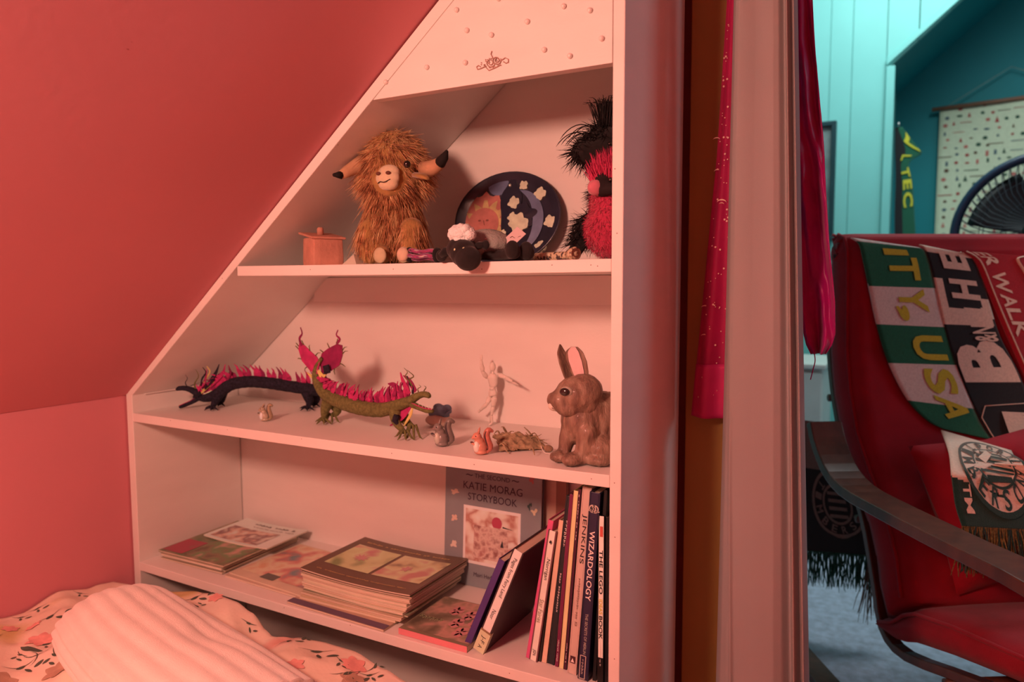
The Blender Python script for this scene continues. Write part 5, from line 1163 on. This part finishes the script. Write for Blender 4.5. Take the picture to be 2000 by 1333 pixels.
class Strip:
    """scarf lying on the chair back; rows of (left px, left py, right px, right py) from crest downwards"""
    def __init__(s, rows, lift=.009, fn=None):
        s.L = [fn(r[0], r[1]) if fn else on_back(r[0], r[1], lift) for r in rows]; s.R = [fn(r[2], r[3]) if fn else on_back(r[2], r[3], lift) for r in rows]
        d = [0]
        for i in range(1, len(rows)): d.append(d[-1]+((s.L[i]-s.L[i-1]).length+(s.R[i]-s.R[i-1]).length)/2)
        s.d = [x/d[-1] for x in d]; s.len = d[-1]; s.rows = rows
    def at(s, t, w):      # t along 0..1, w across 0..1
        k = 0
        while k < len(s.d)-2 and t > s.d[k+1]: k += 1
        q = (t-s.d[k])/(s.d[k+1]-s.d[k]); 
        def cr(A, k, q):
            a = A[max(0, k-1)]; b = A[k]; c = A[k+1]; d = A[min(len(A)-1, k+2)]
            return .5*((2*b)+(c-a)*q+(2*a-5*b+4*c-d)*q*q+(3*b-a-3*c+d)*q*q*q)
        l = cr(s.L, k, q); r = cr(s.R, k, q); return l.lerp(r, w)
    def tpx(s, py):       # t of a picture row on the left edge
        ys = [r[1] for r in s.rows]; return float(np.interp(py, ys, s.d))
    def nrm(s, t, w):
        a = s.at(min(1, t+.01), w)-s.at(max(0, t-.01), w); b = s.at(t, min(1, w+.02))-s.at(t, max(0, w-.02)); n_ = a.cross(b).normalized()
        return n_ if n_.dot(CAM-s.at(t, w)) > 0 else -n_
def knit(name, col): return mat(name, col, .95, .10, 200, bump=.6, bscale=600, sheen=.3)
kg, kw, ky, kk, kr, kp, kd = knit('green_knit', S(20, 104, 74)), knit('white_knit', S(212, 208, 200)), knit('yellow_knit', S(188, 186, 52)), knit('black_knit', S(22, 22, 26)), knit('red_knit', S(160, 14, 36)), knit('cream_knit', S(222, 200, 180)), knit('dark_green_knit', S(16, 62, 54))
def scarf_body(e, st, bands, mats, nu=90, nw=14, name='knitted_cloth', wave=.0):
    mb = MB()
    def f(u, w): 
        n_ = st.nrm(u, w); return st.at(u, w)+n_*(wave*(math.sin(w*6+u*9)+.5*math.sin(u*23+w*3)))
    mb.grid(f, nu, nw, mfn=lambda u, w: bands(u, w), th=.0032)
    # make sure the cloth faces the viewer
    return mb.build(name, mats, e)
def scarf_text(e, st, s, t0, t1, w0, w1, m_, bold=.012, up=False, name='knitted_lettering', lift=.0022, sub=2):
    mb = MB()
    def f(a, b):
        t = (t0+t1)/2+(t1-t0)*(a if not up else -a); w = (w0+w1)/2+(w1-w0)*(b if not up else -b)
        t = min(.999, max(0, t)); return st.at(t, w)+st.nrm(t, w)*lift
    put_text_fn(mb, s, f, bold, sub=sub); return mb.build(name, m_, e)
def fringe(e, base_fn, n_, L_, m_, name='fringe', seed=1, drift=V((0, 0, 0))):
    mb = MB(); q = random.Random(seed)
    for i in range(n_):
        p = base_fn((i+.5*q.random())/n_); d = V((q.gauss(0, .12), q.gauss(0, .10), -1))+drift; pts = [p]
        for k in range(4): d = (d+V((q.gauss(0, .08), q.gauss(0, .08), -.1))).normalized(); pts.append(pts[-1]+d*(L_*q.uniform(.8, 1.1)/4))
        mb.tube(pts, [.0014, .0017, .0016, .0013, .0006], 4, cap=False)
    o_ = mb.build(name, m_, e); o_['kind'] = 'stuff'; return o_
# green and white club scarf
R1 = [(1658, 468, 1782, 486), (1674, 480, 1800, 492), (1682, 510, 1812, 512), (1692, 558, 1822, 562), (1708, 634, 1846, 640), (1732, 712, 1870, 716), (1768, 782, 1897, 798), (1806, 822, 1915, 836), (1838, 840, 1932, 862)]
st = Strip(R1, .010)
gs = empty('green_white_scarf', tuple(st.at(1, .5)), 'green and white knitted football scarf with yellow capitals, draped leftmost over the chair back', 'scarf')
tb = [st.tpx(q) for q in (558, 634, 712, 785)]
def bands(u, w):
    if u < .035: return 1
    k = sum(u > x for x in tb); return (0, 1, 0, 1, 0)[k]
scarf_body(gs, st, bands, [kg, kw])
for s_, a, b, w0, w1 in (('I', 487, 500, .33, .70), ('T', 504, 548, .36, .80), ('Y', 563, 608, .40, .80), (',', 596, 625, .33, .50), ('U', 652, 702, .42, .86), ('S', 718, 762, .42, .86), ('A', 765, 812, .44, .88)):
    scarf_text(gs, st, s_, st.tpx(a), st.tpx(b), w0, w1, ky, .03)
# its tail folds over and hangs in front of the red pillow
def tailf(px, py): d = ray(px, py); f0 = (CAM-OA).dot(CF); F_ = np.interp(py, [838, 905, 1040], [.10, .375, .43]); return CAM+d*((F_-f0)/d.dot(CF))
R2 = [(1838, 840, 1975, 880), (1852, 880, 1988, 905), (1858, 920, 2002, 935), (1862, 950, 2012, 955), (1868, 990, 2022, 1000), (1880, 1028, 2030, 1036)]
s2 = Strip(R2, 0, tailf); tt = s2.tpx(928)
scarf_body(gs, s2, lambda u, w: 1 if u < tt+.16*w else 0, [kd, kp], name='scarf_tail', wave=0)
def onT(x, y, h=.0025): t = min(.99, max(0, y)); return s2.at(t, x)+s2.nrm(t, x)*(h+.0016)
mb = MB(); cx_, cy2 = .62, .55; rx, ry = .46, .37
def ring(mb, r0, r1, h, mi=0, k=40):
    vs = []
    for i in range(k):
        a = 2*math.pi*i/k
        for r_ in (r0, r1): vs.append(onT(cx_+rx*r_*math.cos(a), cy2+ry*r_*math.sin(a), h))
    mb.add(vs, [(2*i, 2*((i+1) % k), 2*((i+1) % k)+1, 2*i+1) for i in range(k)], mi)
ring(mb, .97, 1.06, .003); mb.build('emblem_ring', kd, gs)
mb = MB(); ring(mb, .02, .97, .0024); eb = mb.build('emblem_disc', kp, gs)
mb = MB(); ring(mb, .58, .63, .0034); eb = mb.build('emblem_ring', kd, gs)
for word, a0, a1 in (('TIMBERS', 3.9, 1.5), ('PORTLAND', -1.9, 1.05)):
    n_ = len(word)
    for i, ch in enumerate(word):
        a = a0+(a1-a0)*i/(n_-1); r_ = .79; c = (cx_+rx*r_*math.cos(a), cy2+ry*r_*math.sin(a)); mb = MB()
        if a0 > a1: X_ = (math.sin(a)*.09, -math.cos(a)*.075); Y_ = (-math.cos(a)*.15, -math.sin(a)*.12)
        else: X_ = (-math.sin(a)*.09, math.cos(a)*.075); Y_ = (math.cos(a)*.15, math.sin(a)*.12)
        put_text_fn(mb, ch, lambda p, q, X_=X_, Y_=Y_, c=c: onT(c[0]+X_[0]*p+Y_[0]*q, c[1]+X_[1]*p+Y_[1]*q, .0036), .02, sub=0); mb.build('emblem_letter', kd, gs)
mb = MB()
for k in range(6):      # striped field with a light axe across it
    y0 = cy2-.16+.062*k; hw = .25*math.sqrt(max(.05, 1-((y0-cy2)/.2)**2)); 
    mb.add([onT(cx_-hw, y0, .0034), onT(cx_+hw, y0, .0034), onT(cx_+hw, y0+.036, .0034), onT(cx_-hw, y0+.036, .0034)], [(0, 1, 2, 3)])
eb = mb.build('emblem_stripes', kd, gs); eb['kind'] = 'stuff'
mb = MB(); mb.add([onT(cx_-.22, cy2-.13, .0042), onT(cx_-.16, cy2-.17, .0042), onT(cx_+.22, cy2+.12, .0042), onT(cx_+.17, cy2+.16, .0042)], [(0, 1, 2, 3)]); mb.build('emblem_handle', kp, gs)
mb = MB(); mb.add([onT(cx_-.20, cy2-.04, .0044), onT(cx_-.05, cy2-.19, .0044), onT(cx_+.02, cy2-.12, .0044), onT(cx_-.12, cy2+.02, .0044)], [(0, 1, 2, 3)]); mb.build('emblem_blade', kp, gs)
mb = MB(); put_text_fn(mb, 'TM', lambda a, b: onT(.15+.10*b, .84+.17*a, .003), .02, sub=0); mb.build('knitted_lettering', kp, gs)
fringe(gs, lambda t: s2.at(1, t), 90, .10, mat('olive_fringe_yarn', S(110, 100, 60), .95, .5, 200), seed=3)
fringe(gs, lambda t: s2.at(.995, t), 70, .10, kd, seed=8)
# black and white scarf
R3 = [(1790, 482, 1880, 497), (1802, 492, 1893, 503), (1815, 530, 1910, 540), (1828, 590, 1928, 600), (1845, 660, 1948, 660), (1868, 730, 1982, 728), (1893, 790, 2008, 795), (1925, 850, 2036, 855), (1960, 900, 2060, 910), (1990, 940, 2080, 950)]
s3 = Strip(R3, .0125)
bs = empty('black_white_scarf', tuple(s3.at(1, .5)), 'black scarf with big white letters and a crest, middle scarf on the chair back', 'scarf')
tb3 = [s3.tpx(q) for q in (497, 505, 545, 618, 650, 700, 732)]
def b3(u, w):
    if u < tb3[0]: return 1
    if tb3[1] < u < tb3[2] and .62 < w < .98: return 0
    if tb3[2]+.0 < u < tb3[3] and w < .18: return 1
    if tb3[3]-.03-.02*w < u < tb3[4]-.03 and w < .97: return 1
    if tb3[2]+.07 < u < tb3[3] and w > .84: return 1
    return 0
scarf_body(bs, s3, b3, [kk, kp], nu=160, nw=24)
scarf_text(bs, s3, 'E', s3.tpx(492), s3.tpx(524), .25, .80, kp, .04, up=True)
scarf_text(bs, s3, 'H', s3.tpx(543), s3.tpx(580), .28, .84, kp, .04, up=True)
scarf_text(bs, s3, 'B', s3.tpx(665), s3.tpx(748), .03, .96, kp, .05, up=True)
scarf_text(bs, s3, '&N', s3.tpx(634), s3.tpx(668), .48, .92, kp, .02, up=True, lift=.004)
fx = lambda x, y, h=.0022: s3.at(min(.999, y), x)+s3.nrm(min(.999, y), x)*h
t9, t10 = s3.tpx(795), .995
mb = MB(); o1 = [(.18, t9), (.95, t9-.02), (.99, t9+.03), (.99, t10), (.02, t10), (.02, t9+.05)]
for i in range(len(o1)):
    a, b = o1[i], o1[(i+1) % len(o1)]; mb.tube([fx(a[0]+(b[0]-a[0])*k/4, a[1]+(b[1]-a[1])*k/4, .0025) for k in range(5)], .0014, 5)
mb.build('crest_outline', kp, bs)['kind'] = 'stuff'
mb = MB(); mb.add([fx(.42, t9+.02), fx(.95, t9+.02), fx(.60, t10), fx(.06, t10)], [(0, 1, 2, 3)]); mb.build('crest_field', kp, bs)
scarf_text(bs, s3, '903', t9+.03, t9+.15, .50, .95, kk, .03, lift=.004)
mb = MB(); disc(mb, fx(.62, t9+.20, .0045), fx(.90, t9+.20, .0045)-fx(.62, t9+.20, .0045), fx(.62, t9+.27, .0045)-fx(.62, t9+.20, .0045), 20, fn=lambda a: 1+.12*math.sin(a*3)); mb.build('crest_badge', kr, bs)
mb = MB(); c0 = fx(.60, t9+.195, .006); vs = []; ux, uy = fx(.75, t9+.2, .006)-c0, fx(.6, t9+.235, .006)-c0
for i in range(13):
    a = .6+5.0*i/12
    for r_ in (1, 1-.4*math.sin(math.pi*i/12)): vs.append(c0+ux*(r_*math.cos(a))+uy*(r_*math.sin(a)))
mb.add(vs, [(2*i, 2*i+1, 2*i+3, 2*i+2) for i in range(12)]); mb.build('crest_crescent', kp, bs)
mb = MB(); disc(mb, fx(.72, t9+.215, .006), ux*.35, uy*.35, 10, fn=lambda a: 1 if int(round(a/(math.pi/5))) % 2 == 0 else .42); mb.build('crest_star', kp, bs)
# red scarf
R4 = [(1868, 492, 2060, 506), (1880, 498, 2070, 512), (1898, 515, 2090, 530), (1925, 580, 2110, 590), (1955, 650, 2130, 660), (1995, 740, 2160, 750), (2030, 810, 2190, 820)]
s4 = Strip(R4, .0155)
rs = empty('red_scarf', tuple(s4.at(1, .5)), 'red scarf with cream border line and capitals, draped rightmost over the chair back', 'scarf')
scarf_body(rs, s4, lambda u, w: 0, [kr]); mb = MB(); mb.tube([s4.at(i/30, .055)+s4.nrm(i/30, .055)*.002 for i in range(31)], .0018, 5); mb.build('border_line', kp, rs)
for ch, a, b, w_ in (('E', 488, 499, .17), ('R', 502, 520, .17), ('W', 533, 572, .17), ('A', 574, 600, .18), ('L', 602, 626, .18), ('K', 628, 658, .18)):
    scarf_text(rs, s4, ch, s4.tpx(a), s4.tpx(b), w_-.07, w_+.08, kp, .02)
mb = MB(); pts = seg([s4.at(t, w)+s4.nrm(t, w)*.003 for t, w in ((.02, .60), (.06, .48), (.14, .45), (.24, .50), (.32, .62), (.36, .78))], 20); mb.tube(pts, .0055, 6, flat=.25); mb.build('crest_outline', kp, rs)
# red pillow leaning in the chair
def pil(u, w):
    a, b = 2*u-1, 2*w-1; k = (max(0, 1-abs(a)**2.6)*max(0, 1-abs(b)**2.6))**.55; return a, b, k
pe = empty('red_pillow', tuple(A_(.36, .28, .35)), 'plump red pillow propped in the armchair behind the hanging scarf tail', 'pillow')
pc = A_(.235, .335, .500); pu_ = (CF*-.30+V((0, 0, .95))).normalized(); pn = CL.cross(pu_).normalized(); pn = pn if pn.dot(CF) > 0 else -pn
for sg in (1, -1):
    mb = MB(); mb.grid(lambda u, w: (lambda q: pc+CL*((q[0]*.98-q[1]*.17)*.185*(1-.09*(1-abs(q[1]))))+pu_*((q[1]*.98+q[0]*.17)*.165*(1-.10*(1-abs(q[0]))))+pn*(sg*.072*q[2]+.004*math.sin(q[0]*9+q[1]*7)*q[2]))(pil(u, w)), 30, 26, th=0); mb.build('pillow_face', redc, pe)
mb = MB(); put_text(mb, '#5', pc+CL*.0-pu_*.085+pn*.070, CL*.11, pu_*.018+CL*.004, .02); mb.build('embroidery', kp, pe)
# black crest scarf hung over the far side behind the arm
def hs(px, py): return PY(px, py, 2.13)
s5 = Strip([(1560, 820, 1640, 830), (1560, 880, 1655, 895), (1562, 960, 1682, 975), (1566, 1040, 1700, 1050), (1568, 1075, 1706, 1085)], 0, hs)
hb = empty('dark_crest_scarf', tuple(s5.at(1, .5)), 'dark scarf with round grey crest and green fringe hanging below the rear of the armrest', 'scarf')
ksh = knit('charcoal_knit', S(34, 40, 40)); kgr = knit('grey_beige_knit', S(120, 108, 98)); scarf_body(hb, s5, lambda u, w: 1 if u < .38 else 0, [ksh, kgr], name='knitted_cloth', wave=0)
mb = MB(); 
def on5(x, y, h=.003): y = min(.99, max(0, y)); return s5.at(y, x)+s5.nrm(y, x)*h
for r0, r1 in ((.9, 1.0), (.5, .58)):
    vs = []; k = 36
    for i in range(k):
        a = 2*math.pi*i/k
        for r_ in (r0, r1): vs.append(on5(.60+.40*r_*math.cos(a), .62+.26*r_*math.sin(a), .003))
    mb = MB(); mb.add(vs, [(2*i, 2*((i+1) % k), 2*((i+1) % k)+1, 2*i+1) for i in range(k)]); mb.build('crest_ring', kgr, hb)
for i, ch in enumerate('TIMBERSLAND'):
    a = 3.9-i*.50; c = (.60+.40*.74*math.cos(a), .62+.26*.74*math.sin(a)); mb = MB(); X_ = (math.sin(a)*.08, -math.cos(a)*.05); Y_ = (-math.cos(a)*.10, -math.sin(a)*.065)
    put_text_fn(mb, ch, lambda p, q: on5(c[0]+X_[0]*p+Y_[0]*q, c[1]+X_[1]*p+Y_[1]*q, .0036), .02, sub=0); mb.build('crest_letter', kgr, hb)
for k in range(4):
    mb = MB(); y0 = .53+.055*k; mb.add([on5(.46, y0), on5(.74, y0), on5(.74, y0+.025), on5(.46, y0+.025)], [(0, 1, 2, 3)]); mb.build('crest_bar', kgr, hb)
fringe(hb, lambda t: s5.at(1, t), 110, .105, mat('green_fringe_yarn', S(34, 84, 70), .95, .5, 200), seed=5)
fringe(hb, lambda t: s5.at(1, .93+.07*t), 16, .19, mat('grey_fringe_yarn', S(110, 96, 84), .95, .4, 200), 'long_fringe', seed=6)

# ------------------------------------------------------------------ far wall: picture, hanging, fan, green scarf, chest
e = empty('framed_picture', (PY(1600, 470, 3.585).x, 3.585, 1.15), 'dark-framed picture on the boarded turquoise wall, mostly hidden by the magenta scarf', 'picture')
x1 = PY(1632, 300, 3.56).x; z1 = PY(1632, 235, 3.56).z; z0 = PY(1632, 470, 3.56).z; x0 = x1-.42; dfm = mat('dark_frame_paint', S(26, 60, 66), .4, .1, 20)
for a, b, c_, d in ((x0, x1, z1-.02, z1), (x0, x1, z0, z0+.02), (x0, x0+.02, z0+.0205, z1-.0205), (x1-.02, x1, z0+.0205, z1-.0205)):
    mb = MB(); mb.box((a, 3.560, c_), (b, 3.592, d)); bevel(mb.build('frame_bar', dfm, e), .002)
mb = MB(); mb.box((x0+.021, 3.580, z0+.021), (x1-.021, 3.590, z1-.021)); mb.build('print', mat('muted_print', (0, 0, 0), .3, ramp=[(.3, S(40, 70, 80)), (.5, S(120, 140, 140)), (.7, S(60, 90, 80))], rscale=6), e)
# patterned fabric hanging on a dowel
yt_ = 4.27; tl = PY(1836, 212, yt_); tr_x = tl.x+.62; zt_, zb_ = tl.z, 1.02
ha = empty('fabric_wall_hanging', ((tl.x+tr_x)/2, yt_, zb_), 'cream fabric hanging printed with small red and green motifs on the alcove wall', 'wall hanging')
mb = MB(); mb.tube([(tl.x-.035, yt_-.012, zt_-.006), (tr_x+.035, yt_-.012, zt_+.020)], .010, 10); mb.build('dowel', mat('dowel_wood', S(120, 84, 64), .5, .1, 30), ha)
def hg(u, v): return (tl.x+(tr_x-tl.x)*u, yt_-.004-.004*math.sin(u*7+v*3), zb_+(zt_+.026*u-zb_)*v)
mb = MB(); mb.grid(hg, 24, 30, th=.0012); mb.build('fabric', mat('cream_linen', S(196, 206, 178), .9, .05, 60), ha)
mb = MB(); ap = PY(1975, 131, yt_); mb.tube([(tl.x+.03, yt_-.014, zt_+.004), (ap.x, yt_-.004, ap.z)], .0022, 6); mb.tube([(ap.x, yt_-.004, ap.z), (tr_x-.03, yt_-.014, zt_+.018)], .0022, 6); mb.build('cord', mat('grey_cord', S(120, 150, 145), .8, .1, 30), ha)
pal = [S(160, 60, 62), S(52, 84, 68), S(84, 104, 112), S(96, 76, 60), S(178, 104, 96)]; q = random.Random(8)
mbs = [MB() for _ in pal]
def stamp(u, v, kind, ci, s_):
    c = V(hg(u, v))-V((0, .0022, 0)); X_, Z_ = V((s_, 0, 0)), V((0, 0, s_)); m_ = mbs[ci]
    if kind == 0: disc(m_, c, X_, Z_*.85, 10, fn=lambda a: .85+.2*math.sin(a*5))
    elif kind == 1: m_.add([c-X_*.7-Z_, c+X_*.7-Z_, c+Z_*1.3], [(0, 1, 2)])
    elif kind == 2: m_.add([c-X_*2.6-Z_*.16, c+X_*2.6-Z_*.16, c+X_*2.6+Z_*.16, c-X_*2.6+Z_*.16], [(0, 1, 2, 3)])
    elif kind == 3: m_.add([c-X_*.5-Z_, c+X_*.5-Z_, c+X_*.5+Z_, c-X_*.5+Z_], [(0, 1, 2, 3)])
    elif kind == 4: disc(m_, c, X_*1.1, Z_*.45, 8)
for r_ in range(22):
    v = .985-r_*.045; u = .04+.03*q.random()
    while u < .97:
        k = q.choice((0, 0, 1, 2, 3, 4, 0)); s_ = q.uniform(.007, .013) if k != 2 else q.uniform(.008, .014)
        stamp(u, v+q.uniform(-.006, .006), k, q.randrange(5), s_); u += (.075 if k != 2 else .12)*q.uniform(.7, 1.3)
for m_, c in zip(mbs, pal):
    o_ = m_.build('printed_motifs', mat('motif_ink', c, .9, .1, 30), ha); o_['kind'] = 'stuff'
# pedestal fan
fc = PY(2042, 458, 3.02); fan = empty('pedestal_fan', (fc.x, fc.y+.06, .002), 'large dark blue pedestal fan with round wire guard, right edge of the far room', 'fan')
fm = mat('dark_blue_plastic', S(34, 52, 74), .35, .08, 20); fk = mat('black_fan_plastic', S(20, 22, 26), .4, .1, 20)
fn_ = (CAM-fc); fn_.z = 0; fn_.normalize(); fn_ = (fn_+V((-.10, 0, 0))).normalized(); fx_ = V((-fn_.y, fn_.x, 0)); fz_ = V((0, 0, 1)); FR = .268
mb = MB(); pts = [fc+fx_*(FR*math.cos(a))+fz_*(FR*math.sin(a)) for a in [2*math.pi*i/60 for i in range(61)]]; mb.tube(pts, .016, 10, cap=False); mb.build('guard_rim', fm, fan)
mb = MB(); wm = mat('guard_wire', S(40, 48, 56), .4, .1, 30)
for side, bulge in ((1, .065), (-1, -.07)):
    for i in range(64):
        a = 2*math.pi*i/64+.02; d = fx_*math.cos(a)+fz_*math.sin(a); tw = -fx_*math.sin(a)+fz_*math.cos(a)
        mb.tube([fc+d*(FR*(.22+.78*t))+fn_*(bulge*(1-t**2.2))+tw*(.03*math.sin(t*3.1)) for t in (0, .25, .5, .75, .9, 1)], .0016, 4, cap=False)
    for r_ in (.45, .7):
        mb.tube([fc+(fx_*math.cos(a)+fz_*math.sin(a))*(FR*r_)+fn_*(bulge*(1-r_**2.2)) for a in [2*math.pi*i/40 for i in range(41)]], .0016, 4, cap=False)
mb.build('wire_guard', wm, fan)['kind'] = 'stuff'
mb = MB(); mb.tube([fc+fn_*.075, fc+fn_*.055], [.055, .062], 20); mb.build('hub_badge', fk, fan)
mb = MB(); mb.tube([fc-fn_*.05, fc-fn_*.18], [.085, .06], 20); mb.build('motor_housing', fk, fan)
for k in range(3):
    mb = MB(); a0 = k*2.094+.35; 
    def bl(u, v, a0=a0):
        r_ = .03+.20*v; a = a0+(u-.5)*(1.25-.25*v); return fc+(fx_*math.cos(a)+fz_*math.sin(a))*r_+fn_*((u-.5)*.05)
    mb.grid(bl, 10, 8, th=.002); mb.build('fan_blade', fk, fan)
mb = MB(); b0 = V((fc.x, fc.y, 0))-fn_*.14; mb.tube([b0+V((0, 0, .03)), b0+V((0, 0, fc.z-.02))], [.02, .016], 12); mb.build('pole', fm, fan)
mb = MB(); mb.tube([b0+V((0, 0, .0025)), b0+V((0, 0, .02)), b0+V((0, 0, .04))], [.22, .20, .05], 32); mb.build('base', fm, fan)
# green and yellow scarf hung in the alcove corner
ys = 3.70
s6 = Strip([(1748, 250, 1762, 248), (1748, 275, 1790, 285), (1748, 296, 1800, 300), (1749, 325, 1776, 318), (1749, 360, 1782, 355), (1747, 420, 1786, 415), (1747, 500, 1790, 500), (1747, 620, 1792, 620)], 0, lambda x, y: PY(x, y, ys-.0*y))
gy = empty('green_yellow_scarf', tuple(s6.at(1, .5)), 'dark green scarf with yellow letters hanging at the alcove corner behind the armchair', 'scarf')
scarf_body(gy, s6, lambda u, w: 0 if w < .45 else 1, [kk, knit('bottle_green_knit', S(16, 84, 62))], nu=60, nw=10)
for ch, a, b, w0, w1 in (('V', 258, 292, .45, .95), ('L', 303, 316, .30, .7), ('T', 335, 352, .4, .95), ('E', 356, 376, .45, .95), ('C', 382, 410, .45, .95)):
    scarf_text(gy, s6, ch, s6.tpx(a), s6.tpx(b), w0, w1, ky, .03, lift=.005)
mb = MB(); p = s6.at(0, .5); mb.tube([(p.x, 3.72, p.z+.005), (p.x, 3.69, p.z+.004), (p.x, 3.685, p.z+.018)], .004, 8); mb.build('hook', rodm, gy)
# low white cabinet seen past the curtain
cb = empty('white_cabinet', (-.46, 3.2, .002), 'low off-white cabinet in the far room, glimpsed between curtain and chair', 'cabinet'); cw = mat('offwhite_paint', S(205, 212, 206), .5, .05, 12)
zc_ = PY(1590, 712, 3.0).z; xr_ = PY(1606, 760, 3.0).x
mb = MB(); mb.box((xr_-.5, 3.02, .04), (xr_, 3.40, zc_-.02)); bevel(mb.build('body', cw, cb), .004)
mb = MB(); mb.box((xr_-.52, 3.0, zc_-.0195), (xr_+.01, 3.41, zc_)); bevel(mb.build('top', cw, cb), .004)
for i in range(2):
    mb = MB(); mb.box((xr_-.495+.25*i, 3.004, .06), (xr_-.253+.25*i, 3.019, zc_-.035)); dd = bevel(mb.build('door', cw, cb), .003)
    mb = MB(); mb.ell((xr_-.27+.06*i*1.0-.0, 2.995, .35), .010); mb.build('knob', rodm, dd)
mb = MB(); mb.box((xr_-.48, 3.04, .002), (xr_-.02, 3.38, .039)); mb.build('plinth', cw, cb)
